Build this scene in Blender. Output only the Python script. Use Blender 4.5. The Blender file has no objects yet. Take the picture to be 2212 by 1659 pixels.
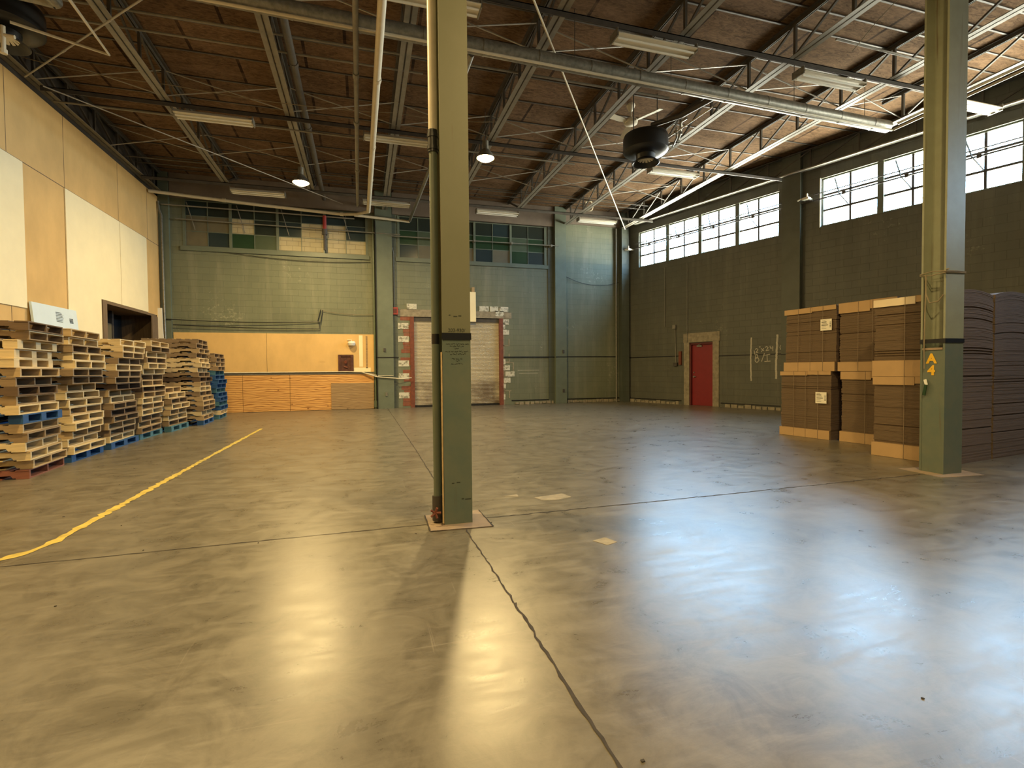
import bpy, bmesh, math, random
from mathutils import Vector, Matrix
PI = math.pi
SC = bpy.context.scene
COL = SC.collection
# ------------------------------------------------------------------ camera
cam = bpy.data.cameras.new('camera'); cam_o = bpy.data.objects.new('camera', cam); COL.objects.link(cam_o)
cam.sensor_width = 36.0; cam.lens = 36.0 * 1082.16 / 2212; cam.clip_end = 200; cam.clip_start = 0.05
pt, yw, rl = 0.0270043, 0.28850996, 0.00903861
fwd = Vector((math.sin(yw)*math.cos(pt), math.cos(yw)*math.cos(pt), -math.sin(pt)))
rt0 = Vector((math.cos(yw), -math.sin(yw), 0)); dn0 = fwd.cross(rt0)
rt = rt0*math.cos(rl) + dn0*math.sin(rl); dn = -rt0*math.sin(rl) + dn0*math.cos(rl)
M = Matrix.Identity(4)
for i in range(3):
    M[i][0] = rt[i]; M[i][1] = -dn[i]; M[i][2] = -fwd[i]
M[2][3] = 1.275
cam_o.matrix_world = M
SC.camera = cam_o
# ------------------------------------------------------------------ world, exposure
w = bpy.data.worlds.new('world'); SC.world = w; w.use_nodes = True
bg = w.node_tree.nodes['Background']; bg.inputs[1].default_value = 17.0
wt = w.node_tree; tcw = wt.nodes.new('ShaderNodeTexCoord'); sx = wt.nodes.new('ShaderNodeSeparateXYZ'); rw_ = wt.nodes.new('ShaderNodeValToRGB')
wt.links.new(tcw.outputs['Generated'], sx.inputs[0]); mr = wt.nodes.new('ShaderNodeMapRange'); mr.inputs[1].default_value = -.3; mr.inputs[2].default_value = .3
wt.links.new(sx.outputs[2], mr.inputs[0]); wt.links.new(mr.outputs[0], rw_.inputs[0])      # sunlit yard below the horizon, hazy blue-white sky above
rw_.color_ramp.elements[0].position = .44; rw_.color_ramp.elements[0].color = (3.5, 3.2, 2.45, 1)
rw_.color_ramp.elements[1].position = .52; rw_.color_ramp.elements[1].color = (.92, 1.46, 2.0, 1); wt.links.new(rw_.outputs[0], bg.inputs[0])
SC.view_settings.view_transform = 'Standard'; SC.view_settings.look = 'None'
SC.view_settings.gamma = 1; SC.view_settings.use_curve_mapping = False
SC.view_settings.exposure = 0.55
LAMP_POWER = 285.0
LAMP_COL = (1.0, 0.725, 0.31)
# room constants (metres)
XL = -5.92; YB = 17.935; YF = -8.0; ZC = 7.45
RA = math.radians(18.0)                     # the right wall runs 18 degrees off the others
RP = Vector((10.115, YB, 0)); RT = Vector((math.sin(RA), -math.cos(RA), 0)); RN = Vector((math.cos(RA), math.sin(RA), 0))
def rwp(t, z, off=0.0):                     # point on the right wall, off metres into the room
    p = RP + RT*t - RN*off; return Vector((p.x, p.y, z))
# daylight portals just inside the sky side of the window openings
for (t0, t1) in ((0.65, 6.05), (7.2, 12.6), (13.9, 19.3)):
    l = bpy.data.lights.new('window_portal', 'AREA'); l.shape = 'RECTANGLE'; l.size = t1-t0; l.size_y = 1.3
    l.cycles.is_portal = True
    o = bpy.data.objects.new('window_portal', l); COL.objects.link(o)
    c = rwp((t0+t1)/2, 5.87, -0.32)
    m = Matrix((( RT.x, 0, RN.x, c.x), (RT.y, 0, RN.y, c.y), (0, 1, 0, c.z), (0, 0, 0, 1)))
    o.matrix_world = m
# ------------------------------------------------------------------ materials
def mk(name): 
    m = bpy.data.materials.new(name); m.use_nodes = True; return m, m.node_tree, m.node_tree.nodes['Principled BSDF']
def nd(nt, t, **k):
    n = nt.nodes.new(t)
    for a, b in k.items(): setattr(n, a, b)
    return n
def coords(nt, scale=(1,1,1), kind='Object'):
    tc = nd(nt, 'ShaderNodeTexCoord'); mp = nd(nt, 'ShaderNodeMapping'); mp.inputs['Scale'].default_value = scale
    nt.links.new(tc.outputs[kind], mp.inputs[0]); return mp.outputs[0]
def noise(nt, vec, sc, det=6, rough=.6, dist=0):
    n = nd(nt, 'ShaderNodeTexNoise'); n.inputs['Scale'].default_value = sc; n.inputs['Detail'].default_value = det
    n.inputs['Roughness'].default_value = rough; n.inputs['Distortion'].default_value = dist
    nt.links.new(vec, n.inputs['Vector']); return n.outputs['Fac']
def ramp(nt, fac, stops):
    r = nd(nt, 'ShaderNodeValToRGB'); e = r.color_ramp.elements
    while len(e) < len(stops): e.new(0.5)
    for i, (p, c) in enumerate(stops):
        e[i].position = p; e[i].color = (*c, 1) if len(c) == 3 else c
    nt.links.new(fac, r.inputs[0]); return r.outputs[0]
def mix(nt, fac, a, b, mode='MIX'):
    m = nd(nt, 'ShaderNodeMix', data_type='RGBA', blend_type=mode)
    for s, v in ((m.inputs[0], fac), (m.inputs[6], a), (m.inputs[7], b)):
        if hasattr(v, 'is_output'): nt.links.new(v, s)
        elif isinstance(v, (int, float)): s.default_value = v
        else: s.default_value = (*v, 1)
    return m.outputs[2]
def bump(nt, bs, h, st=.3, dist=.01):
    b = nd(nt, 'ShaderNodeBump'); b.inputs['Strength'].default_value = st; b.inputs['Distance'].default_value = dist
    nt.links.new(h, b.inputs['Height']); nt.links.new(b.outputs[0], bs.inputs['Normal'])
def var(c, f): return tuple(min(1, x*f) for x in c)
def mat(name, c, rough=.6, metal=0, vary=.25, sc=6, stretch=(1,1,1), bumpy=0, spec=.5):
    m, nt, bs = mk(name)
    v = coords(nt, stretch); n = noise(nt, v, sc)
    nt.links.new(ramp(nt, n, [(.25, var(c, 1-vary)), (.75, var(c, 1+vary))]), bs.inputs['Base Color'])
    bs.inputs['Roughness'].default_value = rough; bs.inputs['Metallic'].default_value = metal
    bs.inputs['Specular IOR Level'].default_value = spec
    if bumpy: bump(nt, bs, n, bumpy)
    return m
def swz(nt, kind='Object'):                  # (x, z) of the object's own frame as a 2-D texture vector
    tc = nd(nt, 'ShaderNodeTexCoord'); s = nd(nt, 'ShaderNodeSeparateXYZ'); c = nd(nt, 'ShaderNodeCombineXYZ')
    nt.links.new(tc.outputs[kind], s.inputs[0]); nt.links.new(s.outputs[0], c.inputs[0]); nt.links.new(s.outputs[2], c.inputs[1])
    return c.outputs[0], tc.outputs[kind]
def block_wall(name, col, light, wear=.62, bw=.40, bh=.20, rough=.55, mort=.76):
    m, nt, bs = mk(name); v, raw = swz(nt)
    b = nd(nt, 'ShaderNodeTexBrick'); nt.links.new(v, b.inputs['Vector']); b.inputs['Scale'].default_value = 1
    b.inputs['Brick Width'].default_value = bw; b.inputs['Row Height'].default_value = bh; b.inputs['Mortar Size'].default_value = .006
    b.inputs['Mortar Smooth'].default_value = .6; b.inputs['Color1'].default_value = (1,1,1,1); b.inputs['Color2'].default_value = (.93,.93,.93,1)
    b.inputs['Mortar'].default_value = (mort,mort,mort,1)
    mp = nd(nt, 'ShaderNodeMapping'); mp.inputs['Scale'].default_value = (2.2, .22, 1); nt.links.new(v, mp.inputs[0])
    st = noise(nt, mp.outputs[0], 1.3, 5)                      # run marks down the wall
    n2 = noise(nt, v, .7, 8, .62)
    base = mix(nt, n2, var(col, .70), var(col, 1.28)); 
    base = mix(nt, ramp(nt, st, [(.50, (0,0,0)), (.74, (.65,.65,.65))]), base, light)
    ch = noise(nt, v, 9, 9, .75, .3); big = noise(nt, v, .55, 3)
    chm = nd(nt, 'ShaderNodeMath', operation='MULTIPLY'); nt.links.new(ch, chm.inputs[0]); nt.links.new(big, chm.inputs[1])
    base = mix(nt, ramp(nt, chm.outputs[0], [(wear*.5+.035, (0,0,0)), (wear*.5+.075, (.5,.5,.5))]), base, var(light, 1.5))
    base = mix(nt, 1.0, base, b.outputs['Color'], 'MULTIPLY')
    nt.links.new(base, bs.inputs['Base Color']); bs.inputs['Roughness'].default_value = rough
    inv = nd(nt, 'ShaderNodeMath', operation='SUBTRACT'); inv.inputs[0].default_value = 1; nt.links.new(b.outputs['Fac'], inv.inputs[1])
    bump(nt, bs, inv.outputs[0], .55, .006); return m
G = (.150, .166, .112); GL = (.25, .25, .18)
M_ = {}
M_['block'] = block_wall('green_block', G, GL)
M_['block_shaded'] = block_wall('shaded_green_block', (.098, .100, .078), (.155, .15, .115), .64)  # green block darkened: the backlit right wall's shade is put into the colour
M_['green_shaded'] = mat('shaded_green_paint', (.085, .092, .070), .55, vary=.15, sc=3)  # pilaster green with the backlit wall's shade mixed into its colour
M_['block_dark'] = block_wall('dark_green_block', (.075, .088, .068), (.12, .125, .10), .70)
M_['green'] = mat('green_paint', (.125, .150, .112), .45, vary=.15, sc=3)
M_['green_col'] = mat('pipe_green_paint', (.108, .135, .092), .42, vary=.14, sc=4)
def column_paint(nm, up):
    m, nt, bs = mk(nm); tcz = nd(nt, 'ShaderNodeTexCoord'); sz = nd(nt, 'ShaderNodeSeparateXYZ'); nt.links.new(tcz.outputs['Object'], sz.inputs[0])
    n1 = noise(nt, tcz.outputs['Object'], 5, 6); gt = nd(nt, 'ShaderNodeMath', operation='GREATER_THAN'); gt.inputs[1].default_value = 1.575; nt.links.new(sz.outputs[2], gt.inputs[0])
    c_ = mix(nt, gt.outputs[0], (.095, .125, .102), up); c_ = mix(nt, ramp(nt, n1, [(.35, (0,0,0)), (.75, (.5,.5,.5))]), c_, (.17, .165, .11))
    st_ = noise(nt, coords(nt, (9, 9, .35)), 1.6, 5); c_ = mix(nt, ramp(nt, st_, [(.62, (0,0,0)), (.72, (.7,.7,.7))]), c_, (.10, .06, .03))
    nt.links.new(c_, bs.inputs['Base Color']); bs.inputs['Roughness'].default_value = .45; return m
M_['col1'] = column_paint('two_tone_column_paint', (.145, .145, .090)); M_['col2'] = column_paint('pale_two_tone_column_paint', (.235, .25, .18))
M_['beam_brown'] = mat('brown_band', (.17, .135, .105), .8, vary=.2, sc=2)
M_['pipe_cream'] = mat('cream_pipe', (.62, .56, .43), .4, vary=.1)
M_['pipe_grey'] = mat('grey_pipe', (.20, .19, .155), .45, vary=.2, sc=10)
M_['black'] = mat('black_paint', (.012, .012, .012), .4, vary=.1)
M_['dark_steel'] = mat('dark_steel', (.055, .048, .042), .55, vary=.3, sc=8)
M_['truss'] = mat('truss_steel', (.21, .195, .16), .5, vary=.25, sc=5)
M_['truss_web'] = mat('truss_web_steel', (.075, .066, .054), .55, vary=.3, sc=5)
M_['rod'] = mat('rod_steel', (.34, .32, .28), .45, vary=.1)
M_['galv'] = mat('galvanised_steel', (.24, .23, .195), .42, .55, vary=.35, sc=14)
M_['white_enamel'] = mat('white_enamel', (.70, .66, .55), .45, vary=.06)
M_['white'] = mat('white_paint', (.75, .75, .70), .6, vary=.06)
M_['tan_ply'] = mat('tan_plywood', (.64, .42, .165), .7, vary=.15, sc=1.6, stretch=(1,1,.6))
M_['panel_cream'] = mat('cream_panel', (.85, .76, .50), .75, vary=.05, sc=2)
M_['foam'] = mat('foam_sheet', (.64, .76, .84), .7, vary=.03)
M_['red'] = mat('red_door_paint', (.21, .016, .020), .42, vary=.1, sc=3)
M_['red_dark'] = mat('red_frame_paint', (.10, .014, .014), .5, vary=.15)
M_['red_bright'] = mat('red_enamel', (.30, .035, .03), .4, vary=.05)
M_['rust'] = mat('rust_red_steel', (.165, .045, .022), .65, vary=.35, sc=9, bumpy=.2)
M_['rust_dark'] = mat('rusted_iron', (.085, .03, .018), .8, vary=.5, sc=12, bumpy=.3)
M_['brick'] = block_wall('red_brick', (.25, .085, .05), (.33,.22,.16), .6, .2, .067, .85)
M_['concrete'] = mat('rough_concrete', (.27, .235, .17), .9, vary=.35, sc=9, bumpy=.5)
m, nt, bs = mk('whitewashed_block'); v = coords(nt); n1 = noise(nt, v, 9, 8, .7)
nt.links.new(mix(nt, ramp(nt, n1, [(.40, (1,1,1)), (.50, (0,0,0))]), (.58, .57, .49), (.22, .215, .165)), bs.inputs['Base Color']); bs.inputs['Roughness'].default_value = .85; bump(nt, bs, n1, .4); M_['block_white'] = m
M_['slab'] = mat('column_base_patch', (.27, .20, .14), .7, vary=.2, sc=5)
M_['crack'] = mat('joint_dark', (.035, .028, .022), .9, vary=.3, sc=20)
M_['chalk'] = mat('chalk', (.47, .44, .36), .95, vary=.15, sc=20)
M_['ink'] = mat('ink', (.03, .035, .025), .8)
M_['tape'] = mat('black_tape', (.008, .008, .010), .35, vary=.05)
M_['yellow'] = mat('yellow_line_paint', (.50, .38, .08), .55, vary=.35, sc=7)
M_['stencil'] = mat('orange_stencil_paint', (.72, .42, .02), .6, vary=.1)
M_['kraft'] = mat('kraft_cardboard', (.42, .275, .135), .85, vary=.08, sc=3)
M_['kraft_light'] = mat('pale_cardboard', (.72, .60, .42), .85, vary=.05)
M_['sheet_side'] = mat('cardboard_sheet_edges', (.145, .098, .072), .95, vary=.30, sc=3, stretch=(.4,.4,60), bumpy=.5)
M_['sheet_front'] = mat('cardboard_sheet_fronts', (.135, .092, .056), .95, vary=.22, sc=3, stretch=(.4,.4,50), bumpy=.4)
M_['paper'] = mat('label_paper', (.78, .74, .62), .7, vary=.03)
M_['strap'] = mat('clear_strap', (.22, .16, .10), .5)
M_['unlit_void'] = mat('void_dark', (.012, .012, .012), .9)  # near-black colour stands in for the unlit space behind openings
M_['wood_frame'] = mat('old_timber', (.16, .11, .065), .8, vary=.3, sc=4, stretch=(8,8,1))
M_['rope'] = mat('rope', (.22, .18, .12), .9)
# plywood with bold grain and knots
def ply(name, c1, c2, dark, tall=1.0):
    m, nt, bs = mk(name); v, raw = swz(nt)
    mp = nd(nt, 'ShaderNodeMapping'); mp.inputs['Scale'].default_value = (.55, 2.4*tall, 1); nt.links.new(v, mp.inputs[0])
    n = noise(nt, mp.outputs[0], 2.2, 3, .5, 1.2)
    wv = nd(nt, 'ShaderNodeTexWave'); wv.inputs['Scale'].default_value = 2.2; wv.inputs['Distortion'].default_value = 9; wv.inputs['Detail'].default_value = 2
    wv.bands_direction = 'Y'; nt.links.new(mp.outputs[0], wv.inputs['Vector'])
    c = mix(nt, n, c1, c2); c = mix(nt, ramp(nt, wv.outputs['Fac'], [(.0, (.9,.9,.9)), (.45, (0,0,0))]), c, dark)
    vo = nd(nt, 'ShaderNodeTexVoronoi'); vo.inputs['Scale'].default_value = 3.4; nt.links.new(v, vo.inputs['Vector'])
    c = mix(nt, ramp(nt, vo.outputs['Distance'], [(.05, (.9,.9,.9)), (.13, (0,0,0))]), c, var(dark, .7))
    nt.links.new(c, bs.inputs['Base Color']); bs.inputs['Roughness'].default_value = .6; return m
M_['ply_orange'] = ply('fir_plywood', (.62, .32, .09), (.74, .42, .14), (.30, .12, .025))
M_['ply_old'] = ply('weathered_plywood', (.30, .19, .085), (.42, .29, .15), (.17, .10, .045), 1.5)
# polished concrete floor
def floor_mat():
    m, nt, bs = mk('polished_concrete'); v = coords(nt)
    n1 = noise(nt, v, .45, 9, .65, .5); n2 = noise(nt, v, 3.2, 12, .74, .7); n3 = noise(nt, v, 22, 8, .75)
    sv = coords(nt, (1.0, 5.5, 1)); s = noise(nt, sv, 1.9, 10, .78, .6)
    c = mix(nt, ramp(nt, n1, [(.32, (0,0,0)), (.68, (1,1,1))]), (.080, .069, .050), (.135, .117, .086))
    c = mix(nt, ramp(nt, n2, [(.40, (0,0,0)), (.66, (.75,.75,.75))]), c, (.185, .163, .122))
    c = mix(nt, ramp(nt, s, [(.50, (0,0,0)), (.70, (.55,.55,.55))]), c, (.21, .185, .14))
    c = mix(nt, ramp(nt, n2, [(.26, (.45,.45,.45)), (.52, (0,0,0))]), c, (.062, .053, .038))
    c = mix(nt, ramp(nt, n3, [(.60, (0,0,0)), (.72, (.45,.45,.45))]), c, (.045, .037, .027))
    for k, (sx_, sy_, rz) in enumerate(((.7, 26, .5), (.8, 30, -.35), (30, .8, .15))):     # trolley and fork scratches
        tc = nd(nt, 'ShaderNodeTexCoord'); mp = nd(nt, 'ShaderNodeMapping'); mp.inputs['Scale'].default_value = (sx_, sy_, 1); mp.inputs['Rotation'].default_value = (0, 0, rz)
        nt.links.new(tc.outputs['Object'], mp.inputs[0]); q_ = noise(nt, mp.outputs[0], 1.0, 3, .6)
        c = mix(nt, ramp(nt, q_, [(.70 if k != 1 else .78, (0,0,0)), (.74 if k != 1 else .82, (.5,.5,.5))]), c, (.26, .23, .18) if k != 1 else (.04, .033, .025))
    nt.links.new(c, bs.inputs['Base Color'])
    r = ramp(nt, n2, [(.25, (.24,.24,.24)), (.8, (.36,.36,.36))])
    r = mix(nt, ramp(nt, s, [(.45, (0,0,0)), (.75, (.6,.6,.6))]), r, (.48,.48,.48)); nt.links.new(r, bs.inputs['Roughness'])
    bs.inputs['Specular IOR Level'].default_value = .95
    sm = nd(nt, 'ShaderNodeMath', operation='ADD'); nt.links.new(n2, sm.inputs[0]); nt.links.new(s, sm.inputs[1])
    bump(nt, bs, sm.outputs[0], .09, .008); return m
M_['floor'] = floor_mat()
# wood-fibre roof deck, boards in staggered courses
def deck_mat():
    m, nt, bs = mk('wood_fibre_deck'); tc = nd(nt, 'ShaderNodeTexCoord'); mp = nd(nt, 'ShaderNodeMapping')
    mp.inputs['Location'].default_value = (.23, -6.46, 0); nt.links.new(tc.outputs['Object'], mp.inputs[0])
    b = nd(nt, 'ShaderNodeTexBrick'); nt.links.new(mp.outputs[0], b.inputs['Vector']); b.inputs['Scale'].default_value = 1
    b.inputs['Brick Width'].default_value = 2.05; b.inputs['Row Height'].default_value = .925; b.inputs['Mortar Size'].default_value = .03
    b.offset = .37; b.offset_frequency = 2
    b.inputs['Color1'].default_value = (.118, .073, .040, 1); b.inputs['Color2'].default_value = (.162, .100, .056, 1); b.inputs['Mortar'].default_value = (.035, .021, .013, 1)
    v2 = coords(nt, (1, 2.6, 1)); f = noise(nt, v2, 6, 9, .72, 1.2); g = noise(nt, v2, .8, 4)
    c = mix(nt, ramp(nt, f, [(.35, (.55,.55,.55)), (.65, (1.25,1.25,1.25))]), (0,0,0), b.outputs['Color'])
    c = mix(nt, .75, b.outputs['Color'], ramp(nt, f, [(.38, (.30,.27,.25)), (.60, (1.25,1.25,1.2))]), 'MULTIPLY')
    c = mix(nt, ramp(nt, g, [(.45, (0,0,0)), (.75, (.45,.45,.45))]), c, (.26, .165, .10))
    nt.links.new(c, bs.inputs['Base Color']); bs.inputs['Roughness'].default_value = .95
    bs.inputs['Specular IOR Level'].default_value = .1
    bump(nt, bs, f, .5, .01); return m
M_['deck'] = deck_mat()
def pane(name, c, rough=.25): return mat(name, c, rough, vary=.12, sc=3)
M_['pane_blue'] = pane('blue_painted_pane', (.022, .038, .042)); M_['pane_green'] = pane('green_painted_pane', (.020, .050, .024))
M_['pane_dark'] = pane('dark_painted_pane', (.022, .030, .024)); M_['pane_tan'] = pane('drab_painted_pane', (.135, .12, .075), .5)
M_['pane_olive'] = pane('olive_painted_pane', (.06, .085, .05), .4)
M_['infill'] = block_wall('cream_infill_block', (.46, .40, .25), (.55,.48,.33), .8, .36, .16, .8, .45)
# clear glazing: lets the sky through, small sheen
m, nt, bs = mk('window_glass'); out = nt.nodes['Material Output']
tr = nd(nt, 'ShaderNodeBsdfTransparent'); gl = nd(nt, 'ShaderNodeBsdfGlossy'); gl.inputs['Roughness'].default_value = .05
ms = nd(nt, 'ShaderNodeMixShader'); ms.inputs[0].default_value = .06; tr.inputs[0].default_value = (.95, .98, 1, 1)
nt.links.new(tr.outputs[0], ms.inputs[1]); nt.links.new(gl.outputs[0], ms.inputs[2]); nt.links.new(ms.outputs[0], out.inputs[0]); M_['glass'] = m
def emis(name, c, s):
    m, nt, bs = mk(name); bs.inputs['Base Color'].default_value = (*c, 1); bs.inputs['Emission Color'].default_value = (*c, 1)
    bs.inputs['Emission Strength'].default_value = s; return m
M_['bulb'] = emis('lit_lamp_lens', (1.0, .66, .26), 28.0)
# pallet woods
def wood(name, c, v=.22): return mat(name, c, .78, vary=v, sc=3.0, stretch=(1,1,6), bumpy=.1)
M_['w_new'] = wood('new_pine', (.60, .47, .26)); M_['w_mid'] = wood('pallet_pine', (.42, .30, .155)); M_['w_old'] = wood('weathered_pallet_wood', (.24, .165, .09))
M_['w_dark'] = wood('dark_pallet_wood', (.12, .075, .042)); M_['w_blue'] = wood('blue_painted_wood', (.016, .075, .20), .35); M_['w_teal'] = wood('faded_blue_wood', (.055, .15, .19), .35)
M_['w_red'] = wood('red_stained_wood', (.22, .08, .05))

# ------------------------------------------------------------------ geometry helpers
class MB:
    def __init__(s): s.v = []; s.f = []; s.m = []; s.mi = 0
    def quadbox(s, P):                         # 8 points: bottom ring, top ring
        n = len(s.v); s.v += [tuple(p) for p in P]
        for f in ((0,3,2,1), (4,5,6,7), (0,1,5,4), (1,2,6,5), (2,3,7,6), (3,0,4,7)):
            s.f.append(tuple(n+i for i in f)); s.m.append(s.mi)
        return s
    def box(s, x0, x1, y0, y1, z0, z1):
        return s.quadbox([(x0,y0,z0), (x1,y0,z0), (x1,y1,z0), (x0,y1,z0), (x0,y0,z1), (x1,y0,z1), (x1,y1,z1), (x0,y1,z1)])
    def bar(s, a, b, w, h, up=(0,0,1)):        # rectangular bar from a to b
        a = Vector(a); b = Vector(b); d = (b-a).normalized(); u = Vector(up)
        if abs(d.dot(u)) > .98: u = Vector((0,1,0))
        r = d.cross(u).normalized(); u = r.cross(d).normalized()
        P = []
        for c in (a, b):
            for i, j in ((-1,-1), (1,-1), (1,1), (-1,1)): P.append(c + r*(i*w/2) + u*(j*h/2))
        return s.quadbox(P)
    def tube(s, pts, r, n=10, cap=True):
        pts = [Vector(p) for p in pts]; rings = []; prev = None
        for k, p in enumerate(pts):
            d = ((pts[min(k+1, len(pts)-1)] - pts[max(k-1, 0)])).normalized()
            u = prev if prev and abs(prev.dot(d)) < .95 else (Vector((0,0,1)) if abs(d.z) < .9 else Vector((1,0,0)))
            x = d.cross(u).normalized(); y = x.cross(d).normalized(); prev = y
            rr = r[k] if isinstance(r, (list, tuple)) else r
            base = len(s.v); rings.append(base)
            for i in range(n):
                a = 2*PI*i/n; s.v.append(tuple(p + x*(rr*math.cos(a)) + y*(rr*math.sin(a))))
        for k in range(len(rings)-1):
            a, b = rings[k], rings[k+1]
            for i in range(n):
                j = (i+1) % n; s.f.append((a+i, a+j, b+j, b+i)); s.m.append(s.mi)
        if cap:
            s.f.append(tuple(rings[0]+i for i in range(n))[::-1]); s.m.append(s.mi)
            s.f.append(tuple(rings[-1]+i for i in range(n))); s.m.append(s.mi)
        return s
    def lathe(s, prof, c=(0,0,0), n=24):       # (r, z) profile round the vertical through c
        base = len(s.v); c = Vector(c)
        for r, z in prof:
            for i in range(n):
                a = 2*PI*i/n; s.v.append((c.x+r*math.cos(a), c.y+r*math.sin(a), c.z+z))
        for k in range(len(prof)-1):
            for i in range(n):
                j = (i+1) % n; s.f.append((base+k*n+i, base+k*n+j, base+(k+1)*n+j, base+(k+1)*n+i)); s.m.append(s.mi)
        return s
    def prism(s, poly, a, b, axis):            # poly of 2-D points extruded along axis from a to b
        n = len(poly); base = len(s.v)
        for t in (a, b):
            for p, q in poly:
                s.v.append({'x': (t, p, q), 'y': (p, t, q), 'z': (p, q, t)}[axis])
        for i in range(n):
            j = (i+1) % n; s.f.append((base+i, base+j, base+n+j, base+n+i)); s.m.append(s.mi)
        s.f.append(tuple(base+i for i in range(n))[::-1]); s.m.append(s.mi)
        s.f.append(tuple(base+n+i for i in range(n))); s.m.append(s.mi); return s
    def mesh(s, name, mats, smooth=False):
        me = bpy.data.meshes.new(name); me.from_pydata(s.v, [], s.f)
        for m in (mats if isinstance(mats, (list, tuple)) else [mats]): me.materials.append(m)
        me.polygons.foreach_set('material_index', s.m)
        bm = bmesh.new(); bm.from_mesh(me); bmesh.ops.recalc_face_normals(bm, faces=bm.faces); bm.to_mesh(me); bm.free()
        if smooth:
            me.polygons.foreach_set('use_smooth', [True]*len(me.polygons))
            me.set_sharp_from_angle(angle=math.radians(35))
        return me
    def build(s, name, mats, parent=None, smooth=False, M=None):
        o = bpy.data.objects.new(name, s.mesh(name, mats, smooth)); COL.objects.link(o)
        if M is not None: o.matrix_world = M
        if parent is not None:
            o.parent = parent
            if M is None: o.matrix_parent_inverse = parent.matrix_world.inverted()
            else: o.matrix_parent_inverse = parent.matrix_world.inverted()
        return o
def tag(o, label, cat, group=None):
    o['label'] = label; o['category'] = cat
    if group: o['group'] = group
    return o
def thing(name, label, cat, loc, group=None, rz=0):
    o = bpy.data.objects.new(name, None); COL.objects.link(o); o.empty_display_size = .1
    o.matrix_world = Matrix.Translation(loc) @ Matrix.Rotation(rz, 4, 'Z'); return tag(o, label, cat, group)
def struct(o): o['kind'] = 'structure'; return o
def simple(name, mb, m, label, cat, group=None, smooth=False):
    return tag(mb.build(name, m, None, smooth), label, cat, group)
def clone(root, loc, rz=0, label=None):
    r = root.copy(); COL.objects.link(r); r.matrix_world = Matrix.Translation(loc) @ Matrix.Rotation(rz, 4, 'Z')
    if label: r['label'] = label
    for ch in list(root.children):
        c = ch.copy(); COL.objects.link(c); c.parent = r
        for g in ch.children:
            d = g.copy(); COL.objects.link(d); d.parent = c
    return r
def grid_wall(mb, u0, u1, z0, z1, y0, y1, holes):   # a wall of thickness y0..y1 in its own frame, with openings
    holes = [(max(u0, h[0]), min(u1, h[1]), h[2], h[3]) for h in holes if h[0] < u1 and h[1] > u0]
    us = sorted({u0, u1, *[h[0] for h in holes], *[h[1] for h in holes]}); zs = sorted({z0, z1, *[h[2] for h in holes], *[h[3] for h in holes]})
    for a, b in zip(us, us[1:]):
        run = None
        for c, d in zip(zs, zs[1:]):
            inside = any(h[0] <= (a+b)/2 <= h[1] and h[2] <= (c+d)/2 <= h[3] for h in holes)
            if not inside:
                run = (run[0], d) if run and abs(run[1]-c) < 1e-6 else (run and (mb.box(a, b, y0, y1, run[0], run[1]), None)[1]) or (c, d)
            elif run: mb.box(a, b, y0, y1, run[0], run[1]); run = None
        if run: mb.box(a, b, y0, y1, run[0], run[1])
    return mb
def catenary(a, b, sag, n=14):
    a = Vector(a); b = Vector(b); return [a.lerp(b, i/n) - Vector((0,0,sag*4*(i/n)*(1-i/n))) for i in range(n+1)]
RXF = rwp((YB-YF)/math.cos(RA), 0)
RWL = (YB-YF)/math.cos(RA)

# ------------------------------------------------------------------ shell
f = MB(); f.prism([(XL-.4, YF-.3), (RXF.x+.5, YF-.3), (RP.x+.4, YB+.3), (XL-.4, YB+.3)], -.2, 0, 'z')
floor = struct(f.build('floor', M_['floor']))
f = MB(); f.prism([(XL-.3, YF-.3), (RXF.x+.4, YF-.3), (RP.x+.35, YB+.25), (XL-.3, YB+.25)], ZC, ZC+.15, 'z')
ceiling = struct(f.build('ceiling', M_['deck']))
r = MB()
for k in range(-12, 12):                     # the tee rails that carry the deck boards
    y = 7.385 + .925*k
    if y > YB-.2 or y < YF+.3: continue
    xr = RP.x + (YB-y)*math.tan(RA) - .02
    for yy in ([y, y-.463] if y < 8 else [y]):
        r.box(XL, xr, yy-.016, yy+.016, ZC-.018, ZC-.002)
o = r.build('deck_rail', M_['truss_web'], ceiling)
# floor marks
rnd = random.Random(4)
def crack(pts, wd, name, m, par=floor, z=.0025, jag=.012, lab=None):
    mb = MB(); P = []
    for a, b in zip(pts, pts[1:]):
        L = (Vector(b)-Vector(a)).length; n = max(2, int(L/.045))
        for i in range(n): P.append(Vector(a).lerp(Vector(b), i/n))
    P.append(Vector(pts[-1])); base = 0
    for k, p in enumerate(P):
        d = (P[min(k+1, len(P)-1)]-P[max(k-1, 0)]).normalized(); nn = Vector((-d.y, d.x))
        o_ = rnd.uniform(-jag, jag); ww = wd*rnd.uniform(.45, 1.25) if jag > .001 else wd
        for s in (-1, 1): q = p + nn*(o_*.5 + s*ww/2); mb.v.append((q.x, q.y, z))
    for k in range(len(P)-1): mb.f.append((2*k, 2*k+1, 2*k+3, 2*k+2)); mb.m.append(0)
    o = mb.build(name, m, par)
    if lab: o['label'] = lab
    return o
crack([(.79, 17.8), (.80, 9), (.78, 4.5)], .012, 'floor_joint', M_['crack'])
crack([(.77, 3.93), (.775, 2.6)], .011, 'floor_joint', M_['crack'])
crack([(.775, 2.6), (.765, .9), (.77, -3)], .016, 'floor_joint', M_['crack'], jag=.012)
crack([(-5.8, 4.08), (-2.3, 4.13), (.5, 4.17)], .010, 'floor_joint', M_['crack'])
crack([(.98, 4.19), (3.2, 4.22), (6.45, 4.29)], .013, 'floor_joint', M_['crack'], jag=.02)
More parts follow.
